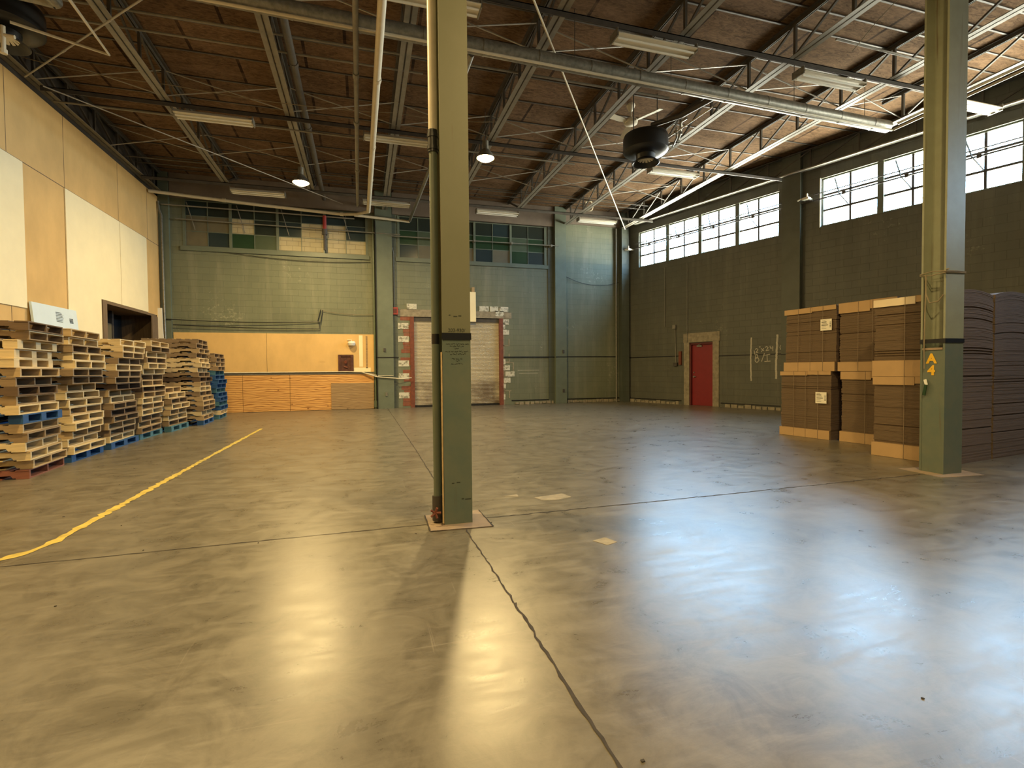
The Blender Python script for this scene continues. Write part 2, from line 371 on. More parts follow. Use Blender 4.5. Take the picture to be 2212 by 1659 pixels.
crack([(-4.0, 10.9), (.7, 10.9)], .007, 'floor_joint', M_['crack'], jag=.006)
crack([(.9, 10.9), (9.5, 11.0)], .007, 'floor_joint', M_['crack'], jag=.006)
o = crack([(-2.24, 12.55), (-2.27, 8.5), (-2.28, 4.62), (-2.32, 4.42), (-2.42, 4.29), (-4.2, 4.26), (-5.6, 4.25)], .085, 'painted_line', M_['yellow'], jag=.008, lab='yellow painted line on the floor')
mb = MB(); mb.prism([(.49, 3.97), (1.0, 3.94), (.99, 4.45), (.50, 4.43)], 0, .004, 'z'); mb.build('base_patch', M_['slab'], floor)
for a, b in (((.49,3.97),(1.0,3.94)), ((1.0,3.94),(.99,4.45)), ((.49,3.97),(.50,4.43))): crack([a, b], .012, 'patch_edge', M_['crack'], z=.0055, jag=.004)
mb = MB(); mb.prism([(6.35, 4.08), (6.95, 4.02), (7.1, 4.55), (6.42, 4.62)], 0, .003, 'z'); mb.build('base_patch', M_['slab'], floor)

for k, P in enumerate(([(1.62, 4.72), (1.95, 4.78), (1.98, 4.62), (1.80, 4.56), (1.66, 4.60)], [(1.62, 3.38), (1.74, 3.42), (1.78, 3.30), (1.68, 3.26)], [(1.35, 4.86), (1.5, 4.9), (1.48, 4.8)])):
    MB().prism(P, 0, .0022, 'z').build('pale_patch', M_['concrete'], floor)
g = MB(); rb = random.Random(12)
for k in range(26):
    x, y = rb.uniform(-3, 7), rb.uniform(1.2, 8); g.box(x, x+rb.uniform(.006, .014), y, y+rb.uniform(.004, .010), .001, .004)
o = g.build('floor_debris', M_['crack'], floor); o['kind'] = 'stuff'
# back wall (own frame: x along, y = 0 face, z up)
WB = Matrix.Translation((0, YB, 0))
g = MB(); grid_wall(g, XL-.3, RP.x+.35, 0, ZC, 0, .3, [(-5.30, .21, 5.235, 6.68), (1.21, 6.72, 5.225, 6.68), (1.66, 4.93, 0, 3.2)])
wall_back = struct(g.build('wall_back', M_['block'], M=WB))
g = MB()
for (a, b) in ((-5.36, .27), (1.15, 6.78)):
    g.box(a, b, YB-.06, YB+.02, 5.10, 5.235)
struct(g.build('trim_1', M_['green']))
g = MB(); g.box(-5.62, .44, YB-.09, YB-.002, 6.70, ZC-.01); g.box(1.04, 7.0, YB-.09, YB-.002, 6.70, ZC-.01); g.box(7.5, 9.9, YB-.09, YB-.002, 6.86, ZC-.01)
struct(g.build('trim_2', M_['beam_brown']))
for k, (a, b, dp) in enumerate(((.46, 1.02, .16), (7.02, 7.47, .16), (XL+.01, -5.64, .12))):
    g = MB(); g.box(a, b, YB-dp, YB-.001, 0, ZC-.01); struct(g.build('trim_%d' % (3+k), M_['green']))
g = MB(); g.box(1.02, 1.14, YB-.05, YB-.001, 0, 6.7); g.box(6.78, 7.02, YB-.03, YB-.001, 0, 6.7); struct(g.build('trim_6', M_['block_dark']))
# pale broken foot of the wall
rb = random.Random(9); g = MB()
x = 5.45
while x < 9.9:
    wdt = rb.uniform(.08, .24)
    if not (6.95 < x < 7.5): g.box(x, x+wdt*.8, YB-.035, YB+.001, rb.uniform(.0, .03), rb.uniform(.07, .13))
    x += wdt
g.build('broken_mortar', M_['concrete'], wall_back)
g = MB(); g.box(5.3, 7.0, YB-.012, YB, .13, .17); g.box(7.5, 9.9, YB-.012, YB, .13, .17); g.build('tar_line', M_['black'], wall_back)

# bricked-up strip windows
def infill_window(idx, cells, x0, x1, z0, z1, mull, rows):
    root = MB(); 
    for x in [x0] + mull + [x1]: root.box(x-.04, x+.04, YB-.012, YB+.10, z0, z1)
    root.box(x0, x1, YB+.0, YB+.10, z1-.03, z1+.02); root.box(x0, x1, YB+.0, YB+.10, z0, z0+.03)
    fr = struct(root.build('window_%d' % idx, M_['green']))
    xs = [x0]+mull+[x1]; cols = []
    for a, b in zip(xs, xs[1:]): cols += [(a+.04, (a+b)/2-.012), ((a+b)/2+.012, b-.04)]
    zs = [z0+(z1-z0)*i/rows for i in range(rows+1)]
    g = MB(); 
    for a, b in zip(cols[::2], cols[1::2]): g.box(a[1], b[0], YB+.015, YB+.06, z0, z1)
    for z in zs[1:-1]: g.box(x0, x1, YB+.018, YB+.055, z-.012, z+.012)
    g.build('muntin', M_['green'], fr)
    for ci, (a, b) in enumerate(cols):
        for ri in range(rows):
            k = cells[ri][ci]; c = {'b':'pane_blue','g':'pane_green','d':'pane_dark','t':'pane_tan','o':'pane_olive','i':'infill'}[k]
            g = MB(); g.box(a, b, YB+.03, YB+.05 + (.03 if k == 'i' else 0), zs[rows-1-ri]+.012, zs[rows-ri]-.012)
            p = g.build('infill_block' if k == 'i' else 'pane', M_[c], fr)
    g = MB(); g.box(x0, x1, YB+.12, YB+.16, z0, z1); g.build('backing', M_['unlit_void'], fr)
    return fr
# photo rows from the top: painted panes and block infill
infill_window(1, ['bddddbbd', 'ttigdtod', 'tbgobiid', 'tbggiiii'][:1] + ['ttidbiib', 'tbgoiiii'], -5.26, .19, 5.235, 6.68, [-3.97, -2.60, -1.16], 3)
infill_window(2, ['ddbddbdd', 'gobgggog', 'btgtbtgb'], 1.25, 6.68, 5.225, 6.68, [2.60, 3.95, 5.32], 3)
g = MB()
for x in (-5.0, -3.6, -2.3, -.4): g.bar((x-.18, YB-.03, 6.6), (x+.05, YB-.03, 5.75), .025, .02)
simple('sash_operator_arms', g, M_['truss'], 'thin green sash arms slanting across the left bricked-up windows', 'window hardware')
# operating rods in front of the bricked windows
g = MB(); g.tube([(-5.45, YB-.14, 6.03), (.2, YB-.14, 6.0), (1.3, YB-.2, 5.98)], .018); simple('operating_rod', g, M_['pipe_grey'], 'grey operating rod along the left bricked-up window strip', 'rod')
g = MB(); g.tube([(1.0, YB-.2, 5.92), (7.15, YB-.22, 5.95)], .018)
for x in (2.6, 3.9, 5.3, 6.85): g.box(x-.03, x+.03, YB-.25, YB-.02, 5.9, 5.98)
simple('operating_rod', g, M_['pipe_grey'], 'grey operating rod along the bricked-up windows above the roller door', 'rod')

# roller door in the back wall
door = struct(MB().box(1.66, 4.93, YB+.13, YB+.16, 0.0, 3.2).build('door_1', M_['dark_steel']))
g = MB(); n = 62; prof = []
for i in range(n*4+1):
    z = .05 + (3.12)*i/(n*4); prof.append((YB+0.085 + .014*math.sin(i*PI/2), z))
base = 0
for y, z in prof: g.v += [(1.74, y, z), (4.85, y, z)]
for i in range(len(prof)-1): g.f.append((2*i, 2*i+1, 2*i+3, 2*i+2)); g.m.append(0)
m, nt, bs = mk('roller_slats'); v, raw = swz(nt); n1 = noise(nt, v, 1.2, 7)
gz = nd(nt, 'ShaderNodeSeparateXYZ'); nt.links.new(raw, gz.inputs[0])
dirt = nd(nt, 'ShaderNodeMath', operation='MULTIPLY'); nt.links.new(n1, dirt.inputs[0]); dirt.inputs[1].default_value = 1.5
low = ramp(nt, gz.outputs[2], [(.0, (1,1,1)), (.85, (.75,.75,.75)), (1.0, (.12,.12,.12))]); dm = mix(nt, 1, low, ramp(nt, n1, [(.4, (.2,.2,.2)), (.6, (1,1,1))]), 'MULTIPLY')
nt.links.new(mix(nt, dm, (.62, .57, .46), (.24, .19, .14)), bs.inputs['Base Color']); bs.inputs['Metallic'].default_value = .35; bs.inputs['Roughness'].default_value = .5
o = g.build('slat_curtain', m, door); 
MB().box(1.72, 4.87, YB+.05, YB+.12, 0.0, .06).build('bottom_bar', M_['black'], door)
MB().box(1.60, 1.74, YB-.03, YB+.13, 0, 3.2).build('door_jamb', M_['rust'], door); MB().box(4.85, 4.99, YB-.03, YB+.13, 0, 3.2).build('door_jamb', M_['rust'], door)
MB().box(1.74, 4.85, YB+.04, YB+.13, 3.05, 3.2).build('hood', M_['dark_steel'], door)
struct(MB().box(1.18, 5.32, YB-.02, YB+.05, 3.2, 3.42).build('trim_7', M_['concrete']))
# patched masonry round the roller door
g = MB(); rb = random.Random(3)
for i in range(22):
    z = .06 + i*.143
    if rb.random() < .72: g.box(1.25+rb.uniform(0,.14), 1.60, YB-.008, YB+.02, z, z+.13)
g.build('brick_patch', M_['brick'], wall_back)
g = MB()
for z in (2.76, 2.30, 1.45, 1.0, .33): g.box(1.19, 1.55, YB-.014, YB+.02, z, z+.21)
for (a, b, z) in ((1.5,1.84,3.46),(2.6,2.95,3.45),(4.1,4.45,3.44),(4.5,4.82,3.44),(4.86,5.2,3.44),(4.7,5.02,3.28),(4.99,5.22,2.98),(4.99,5.22,2.6),(4.99,5.07,2.82),(4.99,5.24,1.28),(5.07,5.42,1.05),(5.0,5.26,.82),(4.99,5.08,.6),(4.99,5.07,1.5),(4.99,5.06,.2)):
    g.box(a, b, YB-.024, YB+.02, z, z+.19)
g.build('whitewashed_block', M_['block_white'], wall_back)
g = MB()
for (a, b, z0, z1) in ((1.3,5.2,3.42,3.45),(5.2,5.24,1.6,1.9),(5.0,5.24,1.58,1.61),(5.2,5.24,2.2,2.45),(5.0,5.24,2.18,2.21),(5.36,5.40,1.25,1.55),(5.04,5.4,1.55,1.58),(5.2,5.24,.25,.5),(4.99,5.04,0,3.2),(5.0,5.3,.5,.53)):
    g.box(a, b, YB-.008, YB+.01, z0, z1)
g.build('mortar_patch', M_['concrete'], wall_back)
# scratches
g = MB(); g.box(5.55, 6.4, YB-.004, YB+.001, 1.27, 1.285); g.box(5.6, 6.35, YB-.004, YB+.001, 1.16, 1.175); g.build('scratch', M_['chalk'], wall_back)

# things on the back wall
simple('plywood_sheet', MB().box(-5.62, -3.0, YB-.025, YB-.004, 1.27, 2.555), M_['tan_ply'], 'tan painted plywood sheet at the left end of the back wall, behind the pallets', 'plywood')
g = MB(); grid_wall(g, -2.99, .40, 1.27, 2.555, YB-.025, YB-.004, [(-.78, -.33, 1.27, 1.84)])
simple('plywood_sheet', g, M_['tan_ply'], 'tan painted plywood sheet with a hole for the rusty box, above the orange boards', 'plywood')
for i, (a, b) in enumerate(((-4.6, -3.72), (-3.71, -2.32), (-2.31, .35))):
    simple('fir_plywood_board', MB().box(a, b, YB-.06, YB-.03, .01, 1.20), M_['ply_orange'], ['orange fir plywood board beside the blue pallets', 'orange fir plywood board in the middle of the lower back wall', 'long orange fir plywood board partly covered by a weathered sheet'][i], 'plywood')
simple('weathered_plywood', MB().box(-1.04, .34, YB-.085, YB-.062, .01, .90), M_['ply_old'], 'weathered brown plywood sheet leaning low by the green pilaster', 'plywood')
simple('ledger_board', MB().box(-4.6, .38, YB-.075, YB-.03, 1.205, 1.245), M_['pipe_grey'], 'narrow ledge strip between the tan and orange plywood', 'board')
g = MB(); g.tube([(-4.6, YB-.10, 1.28), (-.6, YB-.10, 1.285), (-.05, YB-.12, 1.27), (.45, YB-.2, 1.10), (1.3, YB-.2, 1.02), (1.62, YB-.12, 1.05)], .018)
g.tube([(-.05, YB-.10, 1.26), (.5, YB-.19, 1.14), (1.0, YB-.19, 1.13)], .011)
simple('conduit', g, M_['pipe_cream'], 'thin cream conduit running low along the plywood to the roller door', 'conduit', smooth=True)
for i, (a, b, z0, z1) in enumerate(((-.12, .0, 1.45, 2.52), (-.30, .25, 1.27, 1.42), (.1, .16, 1.4, 2.5))):
    simple('peeled_strip', MB().box(a, b, YB-.0275, YB-.0255, z0, z1), M_['panel_cream' if i < 2 else 'ply_old'], ['pale vertical strip where paint is missing right of the rusty box', 'pale low strip where paint is missing at the foot of the tan plywood', 'narrow bare wood strip near the right edge of the tan plywood'][i], 'strip')
# rusty box
t = thing('rusty_box', 'rusty brown metal box sunk in the tan plywood', 'box', (-.55, YB, 1.3))
g = MB(); grid_wall(g, -.80, -.31, 1.27, 1.86, YB-.06, YB-.03, [(-.72, -.40, 1.34, 1.80)]); g.build('rim', M_['rust_dark'], t)
MB().box(-.77, -.34, YB-.03, YB-.006, 1.28, 1.84).build('back_plate', M_['rust_dark'], t)
g = MB(); g.tube([(-.56, YB-.03, 1.62), (-.56, YB-.10, 1.60)], .045); g.tube([(-.62, YB-.04, 1.45), (-.50, YB-.05, 1.42)], .02); g.build('inner_fitting', M_['rust'], t, True)
g = MB(); g.lathe([(0, 0), (.10, .02), (.13, .10), (.10, .16)], (-.36, YB-.12, 2.15)); g.tube([(-.5, YB-.05, 2.35), (-.36, YB-.08, 2.36), (-.36, YB-.12, 2.28)], .012)
simple('torn_paper', g, M_['white'], 'white torn scrap dangling from a wire above the rusty box', 'scrap')
simple('wall_plate', MB().box(-1.42, -1.20, YB-.032, YB-.025, 1.62, 1.78), M_['tan_ply'], 'small tan cover plate on the tan plywood', 'plate')
t = thing('fire_alarm_box', 'small red alarm box on the pilaster left of the roller door', 'alarm', (1.08, YB, 3.26))
MB().box(.98, 1.19, YB-.12, YB-.05, 3.25, 3.50).build('housing', M_['red_bright'], t); MB().box(1.02, 1.15, YB-.127, YB-.12, 3.30, 3.45).build('cover', M_['red_dark'], t)
g = MB(); g.tube([(1.07, YB-.07, 3.5), (1.07, YB-.07, 5.4), (1.02, YB-.1, 5.55)], .014); simple('alarm_conduit', g, M_['pipe_grey'], 'thin grey conduit rising from the red alarm box', 'conduit', smooth=True)
t = thing('hanging_board', 'pale speckled board hanging over the roller door beside the column', 'board', (3.8, YB-.1, 3.06))
MB().box(3.45, 3.95, YB-.12, YB-.07, 3.05, 4.12).build('panel', M_['panel_cream'], t); MB().box(3.82, 3.92, YB-.07, YB-.02, 3.9, 4.30).build('batten', M_['w_mid'], t)
for i, (x, z) in enumerate(((.72, 2.02), (.76, .50), (7.33, 1.98), (7.33, .49))):
    simple('outlet_box', MB().box(x-.035, x+.035, YB-.19, YB-.16, z-.06, z+.06), M_['galv' if i == 1 else 'dark_steel'], ['dark small outlet box high on the left green pilaster', 'pale small outlet box low on the left green pilaster', 'dark small outlet box high on the right green pilaster', 'dark small outlet box low on the right green pilaster'][i], 'outlet box')
g = MB(); g.tube(catenary((XL+.1, YB-.15, 2.95), (-1.36, YB-.06, 2.96), .06), .013); g.tube(catenary((-5.6, YB-.1, 2.78), (-1.36, YB-.06, 2.72), .03), .013)
g.tube([(-1.36, YB-.06, 2.72), (-1.36, YB-.06, 2.96), (-1.42, YB-.06, 2.98), (-1.32, YB-.06, 3.36), (-1.26, YB-.06, 3.34), (-1.33, YB-.06, 2.9)], .012)
simple('hanging_cable', g, M_['black'], 'pair of dark cables sagging across the green block wall', 'cable')
g = MB(); g.tube(catenary((-1.28, YB-.06, 3.33), (.44, YB-.06, 3.24), .06), .008); simple('hanging_cable', g, M_['rope'], 'thin pale wire swooping from the dark cables to the pilaster', 'cable')
g = MB(); g.tube(catenary((7.5, YB-.05, 4.85), (9.75, YB-.05, 4.72), .22), .009); simple('hanging_cable', g, M_['black'], 'thin dark wire sagging across the pale wall near the right corner', 'cable')
g = MB(); g.tube(catenary((-4.9, YB-.05, 5.22), (.3, YB-.05, 5.02), .16), .009); simple('hanging_cable', g, M_['black'], 'thin dark wire sagging under the left bricked-up windows', 'cable')
# black tape line at eye height
g = MB(); g.box(.36, .455, YB-.012, YB-.001, 1.74, 1.775); g.box(.46, 1.02, YB-.163, YB-.1605, 1.74, 1.775); g.box(1.02, 1.2, YB-.06, YB-.051, 1.74, 1.775)
g.box(5.0, 7.02, YB-.04, YB-.031, 1.755, 1.79); g.box(7.02, 7.47, YB-.163, YB-.1605, 1.755, 1.79); g.box(7.47, 9.7, YB-.006, YB-.001, 1.765, 1.80)
g.build('tape_line', M_['tape'], wall_back)
# downpipes on the back wall
g = MB(); g.tube([(.40, YB-.08, .0), (.40, YB-.08, 6.5)], .035); g.tube([(.40, YB-.08, .05), (.40, YB-.08, .28)], .065)
simple('downpipe', g, M_['green_col'], 'green pipe running up beside the left pilaster', 'pipe', smooth=True)
simple('black_strip', MB().box(.452, .478, YB-.20, YB-.161, 0, 6.4), M_['tape'], 'narrow black strip down the edge of the left pilaster', 'strip')
g = MB(); g.tube([(-5.78, YB-.2, 1.0), (-5.80, YB-.2, 6.1), (-5.86, YB-.2, 6.25), (-5.88, YB-.2, 6.5)], .03); simple('downpipe', g, M_['galv'], 'pale conduit up the back left corner pilaster', 'pipe', smooth=True)
g = MB(); g.tube([(9.62, YB-.08, 0), (9.62, YB-.08, 6.8)], .03); simple('downpipe', g, M_['pipe_grey'], 'thin grey conduit in the back right corner', 'pipe', smooth=True)
struct(MB().box(9.78, 10.1, YB-.25, YB-.001, 0, ZC-.01).build('trim_8', M_['block_dark']))
g = MB(); g.tube([(-1.14, 17.70, 5.98), (-1.14, 17.70, 6.42)], .06); g.mi = 1; g.tube([(-1.14, 17.7, 5.80), (-1.14, 17.7, 5.98)], .085); g.tube([(-1.14, 17.7, 5.3), (-1.14, 17.7, 5.80)], .045)
simple('red_standpipe', g, [M_['red_bright'], M_['dark_steel']], 'short red pipe with a dark fitting before the bricked-up window', 'pipe', smooth=True)

# left wall: frame x along +Y, local y into the wall (-X)
WL = Matrix(((0, -1, 0, XL), (1, 0, 0, 0), (0, 0, 1, 0), (0, 0, 0, 1)))
def LW(mb, name, m, par=None): return mb.build(name, m, par, M=WL)
g = MB(); grid_wall(g, YF-.3, YB+.3, 0, 6.66, 0, .2, [(14.15, 17.45, 1.3, 3.03)]); wall_left = struct(LW(g, 'wall_left', M_['tan_ply']))
g = MB(); g.box(YF-.3, YB+.3, .05, .2, 6.66, ZC); LW(g, 'wall_left_upper', M_['dark_steel'], wall_left)
g = MB()
for y in (-1.2, 1.2, 3.66, 6.1, 8.55, 11.0, 12.79, 15.2, 17.0): g.box(y-.005, y+.005, -.003, .001, 5.175 if y > 12.8 else 0, 6.66)
g.box(YF, YB, -.003, .001, 5.165, 5.18); LW(g, 'seam', M_['wood_frame'], wall_left)
for i, (a, b, z0, z1) in enumerate(((8.9, 11.40, 2.5, 5.16), (12.76, 15.19, 1.2, 5.16), (15.21, 16.86, 1.2, 5.16))):
    g = MB(); grid_wall(g, a, b, z0, z1, -.022, -.004, [(14.15, 17.45, 1.2, 3.05)] if i else [])
    o = LW(g, 'wall_panel', M_['panel_cream']); tag(o, ['cream wallboard panel at the left edge, starting above the pallets', 'cream wallboard panel left of the seam over the dark opening', 'cream wallboard panel nearest the corner over the dark opening'][i], 'wall panel', 'cream panels on the left wall')
# dark opening with a timber frame
win = struct(LW(MB().box(14.15, 17.45, .85, .9, 1.3, 3.03), 'window_3', M_['unlit_void']))  # near-black back sheet paints in the shade of the unlit interior
g = MB(); g.box(14.15, 14.35, -.05, .85, 1.3, 3.03); g.box(14.35, 17.45, -.03, .85, 2.97, 3.03); g.box(17.38, 17.45, -.03, .85, 1.3, 3.03); g.box(14.15, 17.45, -.03, .85, 1.25, 1.3); LW(g, 'timber_frame', M_['wood_frame'], win)
g = MB(); g.box(14.35, 15.9, .5, .52, 1.3, 2.62); LW(g, 'grey_panel', M_['pane_tan'], win)
g = MB(); g.box(15.95, 16.03, .5, .58, 1.3, 2.97); LW(g, 'post', M_['dark_steel'], win)  # dark colour carries the interior's shade
o = LW(MB().box(17.0, 17.42, -.06, -.031, 1.3, 2.97), 'brown_board', M_['wood_frame']); tag(o, 'brown board closing the right end of the dark opening', 'board')
simple('white_plank', MB().bar((XL+.10, 17.60, 1.0), (XL+.045, 17.62, 3.26), .13, .03, (0,1,0)), M_['white'], 'narrow white plank standing upright in the back left corner', 'plank')
t = thing('foam_board', 'pale blue-white insulation sheet standing behind the nearest pallet stacks', 'insulation sheet', (XL+.15, 12.1, 0))
MB().quadbox([(XL+.30, 11.42, 0), (XL+.30, 12.93, 0), (XL+.26, 12.93, 0), (XL+.26, 11.42, 0), (XL+.07, 11.42, 2.63), (XL+.07, 12.93, 2.63), (XL+.03, 12.93, 2.63), (XL+.03, 11.42, 2.63)]).build('sheet', M_['foam'], t)
rb = random.Random(5); g = MB()
def fp(y, z): return XL+.30-.23*z/2.63+.004
for i in range(7):
    z = 2.33+.03*i; g.quadbox([(fp(0,z)-.002, 12.15, z), (fp(0,z)-.002, 12.15+rb.uniform(.1,.3), z), (fp(0,z), 12.15+.2, z), (fp(0,z), 12.15, z), (fp(0,z+.01)-.002, 12.15, z+.01), (fp(0,z+.01)-.002, 12.35, z+.01), (fp(0,z+.01), 12.35, z+.01), (fp(0,z+.01), 12.15, z+.01)])
g.build('print', M_['ink'], t); g = MB()
for i in range(4):
    z = 2.34+.026*i; g.box(fp(0,z)-.003, fp(0,z)+.001, 12.62, 12.75, z, z+.016)
g.build('print', M_['ink'], t)

# right wall: local x = t, local y = outwards
WR = Matrix(((RT.x, RN.x, 0, RP.x), (RT.y, RN.y, 0, RP.y), (0, 0, 1, 0), (0, 0, 0, 1)))
def RW(mb, name, m, par=None, smooth=False): return mb.build(name, m, par, smooth, M=WR)
WINS = [(.65, 6.05, [1.98, 3.33, 4.70]), (7.2, 12.6, [8.62, 9.95, 11.28]), (13.9, 19.3, [15.25, 16.6, 17.95])]
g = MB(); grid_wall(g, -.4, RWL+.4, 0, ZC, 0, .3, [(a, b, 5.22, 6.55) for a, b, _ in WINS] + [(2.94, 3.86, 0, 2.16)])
wall_right = struct(RW(g, 'wall_right', M_['block_shaded']))
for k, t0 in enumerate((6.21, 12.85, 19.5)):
    struct(RW(MB().box(t0, t0+.52, -.17, -.001, 0, ZC-.01), 'trim_%d' % (9+k), M_['green_shaded']))
for k, (a, b, mul) in enumerate(WINS):
    g = MB(); g.box(a, b, .06, .16, 5.22, 5.26); g.box(a, b, .06, .16, 6.51, 6.55); g.box(a, a+.05, .06, .16, 5.22, 6.55); g.box(b-.05, b, .06, .16, 5.22, 6.55)
    for x in mul: g.box(x-.07, x+.07, .02, .16, 5.22, 6.55)
    wn = struct(RW(g, 'window_%d' % (4+k), M_['green']))
    xs = [a]+mul+[b]; g = MB()
    for p, q in zip(xs, xs[1:]): g.box((p+q)/2-.026, (p+q)/2+.026, .075, .125, 5.25, 6.52)
    for z in (5.665, 6.09): g.box(a, b, .075, .125, z-.028, z+.028)
    RW(g, 'muntin', M_['dark_steel'], wn)
    RW(MB().box(a, b, .098, .102, 5.24, 6.53), 'glass_pane', M_['glass'], wn)
    g = MB(); g.tube([(a-.15, -.06, 6.14), (b+.1, -.06, 6.14)], .015); g.tube([(a-.15, -.10, 5.96), (b+(1.0 if k == 0 else .1), -.12, 5.97)], .02)
    o = RW(g, 'operating_rod', M_['dark_steel'], None, True); tag(o, ['thin rods along the far four-part daylight window', 'thin rods along the daylight window behind the right column', 'thin rods along the daylight window nearest the camera'][k], 'rod')
    for i, (p, q) in enumerate(zip(xs, xs[1:])):
        c = p+(q-p)*.36; g = MB(); g.bar((c-.15, .0, 6.45), (c, -.1, 5.97), .026, .02); g.bar((c, -.1, 5.97), (c+.16, .05, 5.68), .026, .02); g.box(c+.08, c+.16, -.14, -.08, 5.92, 6.0)
        RW(g, 'opener_arm', M_['dark_steel'], wn)
    if k == 1:
        struct(RW(MB().box(a-.03, a+.0, -.01, .1, 5.2, 6.57), 'trim_12', M_['white']))
# red door with its concrete surround
struct(RW(MB().box(2.70, 4.12, -.035, .02, 2.2, 2.52), 'trim_13', M_['concrete']))
g = MB(); g.box(2.72, 2.94, -.03, .02, 0, 2.2); g.box(3.86, 4.09, -.03, .02, 0, 2.2); struct(RW(g, 'trim_14', M_['concrete']))
d2 = struct(RW(MB().box(3.0, 3.85, .07, .12, .004, 2.12), 'door_2', M_['red']))
RW(MB().box(2.9, 3.9, .24, .3, 0, 2.2), 'leak_blocker', M_['red_dark'], d2)  # added unseen panel, blocks daylight leaking in under the red door
g = MB(); g.box(2.92, 3.0, .0, .2, 0, 2.18); g.box(3.85, 3.88, .0, .2, 0, 2.18); g.box(2.92, 3.88, .0, .2, 2.12, 2.18); RW(g, 'door_frame', M_['red_dark'], d2)
g = MB(); g.tube([(3.08, .07, 1.0), (3.08, .02, 1.0)], .03); g.tube([(3.08, .03, 1.0), (3.17, .03, 1.0)], .012); g.tube([(3.08, .07, 1.15), (3.08, .045, 1.15)], .022); RW(g, 'door_handle', M_['galv'], d2, True)
g = MB(); g.box(3.2, 3.4, .03, .07, 2.04, 2.09); g.bar((3.25, .03, 2.1), (3.4, .0, 2.13), .03, .015); RW(g, 'door_closer', M_['galv'], d2)
# marks, tape, boxes
g = MB(); g.box(.12, 2.55, -.004, .001, 1.72, 1.755); g.box(4.09, 6.21, -.004, .001, 1.68, 1.715); g.box(6.21, 6.73, -.175, -.171, 1.66, 1.69); RW(g, 'tape_line', M_['tape'], wall_right)
def stroke(pts, wd, mb, y=-.003, jig=0.0, seed=0):
    rr = random.Random(seed)
    P = []
    for a, b in zip(pts, pts[1:]):
        n = max(1, int(math.dist(a, b)/.06))
        for i in range(n): P.append((a[0]+(b[0]-a[0])*i/n+rr.uniform(-jig, jig), a[1]+(b[1]-a[1])*i/n+rr.uniform(-jig, jig)))
    P.append(pts[-1])
    for a, b in zip(P, P[1:]): mb.bar((a[0], y, a[1]), (b[0], y, b[1]), .003, wd, (-(b[1]-a[1]), 0, b[0]-a[0]) if a != b else (0,0,1))
g = MB(); stroke([(5.20, 2.24), (5.18, 1.6), (5.20, .88)], .045, g, jig=.008); stroke([(6.02, 2.28), (5.99, 1.6), (5.98, .95)], .06, g, jig=.01, seed=1)
def q(px, py):                # chalk strokes drawn on the wall plane, metres
    return (5.29+(px-2.5)*.138, 1.0+py*.1)
W_ = .022
for s in ([(2.5,8.3),(2.75,7.0)], [(2.75,8.6),(3.1,8.9),(3.45,8.5),(2.95,7.7),(3.5,7.75)],            # 12
          [(3.75,9.4),(3.95,9.5),(3.9,9.2),(3.75,9.3)], [(4.1,8.9),(4.8,8.1)], [(4.75,8.9),(4.2,7.8)],  # x
          [(5.0,9.1),(5.4,9.4),(5.75,9.0),(5.25,8.1),(6.0,8.3)], [(6.15,9.5),(6.25,8.8),(6.9,8.9)], [(6.75,9.4),(6.8,8.0)],   # 24
          [(2.9,6.8),(2.75,5.0),(3.2,4.5),(3.7,5.2),(3.5,6.0),(2.9,5.9),(3.4,6.3),(3.2,7.1),(2.85,6.8)],   # B
          [(4.9,7.3),(4.25,4.8)], [(4.7,6.7),(6.2,7.0)], [(5.5,6.8),(5.55,4.9)], [(4.9,4.8),(6.3,4.9)],     # / I
          ): stroke([q(*p) for p in s], W_, g, seed=len(s), jig=.002)
for s in ([(6.52,1.98),(6.43,2.02),(6.36,1.9),(6.42,1.78),(6.52,1.86),(6.54,2.0),(6.40,1.35)],): 
    stroke([(a-.27, b) for a, b in s], .02, g, jig=.002)
RW(g, 'chalk_writing', M_['chalk'], wall_right)
rb = random.Random(2); g = MB(); x = .2
while x < 20:
    wdt = rb.uniform(.08, .26)
    if not (2.65 < x+wdt and x < 4.15) and not (6.1 < x < 6.8): g.box(x, x+wdt*.82, -.03, .001, .0, rb.uniform(.05, .12))
    x += wdt
RW(g, 'broken_mortar', M_['concrete'], wall_right)
g = MB(); g.box(.1, 2.6, -.01, 0, .12, .155); g.box(4.15, 6.2, -.01, 0, .11, .145); g.box(6.75, 18, -.01, 0, .11, .145); RW(g, 'tar_line', M_['black'], wall_right)
o = RW(MB().tube([(1.90, -.03, 5.0), (1.90, -.03, 2.83)], .012), 'wall_conduit', M_['pipe_grey'], None, True); tag(o, 'thin grey conduit hanging short of the floor, left of the red door', 'conduit')
o = RW(MB().tube([(2.87, -.05, 5.0), (2.87, -.05, 2.2)], .010), 'wall_conduit', M_['pipe_grey'], None, True); tag(o, 'thin grey conduit dropping to the red door lintel', 'conduit')
o = RW(MB().box(2.27, 2.40, -.09, 0, 2.72, 2.86).tube([(2.36, -.05, 2.72), (2.40, -.05, 1.5)], .012), 'switch_box', M_['truss']); tag(o, 'small grey box with a conduit tail left of the red door', 'switch box')
o = RW(MB().box(2.30, 2.46, -.08, 0, 1.38, 1.50), 'junction_box', M_['dark_steel']); tag(o, 'small dark box at the foot of the conduit left of the red door', 'junction box')
o = RW(MB().box(2.52, 2.62, -.06, 0, 1.42, 1.90), 'warning_placard', M_['rust']); tag(o, 'narrow reddish placard beside the concrete door surround', 'sign')
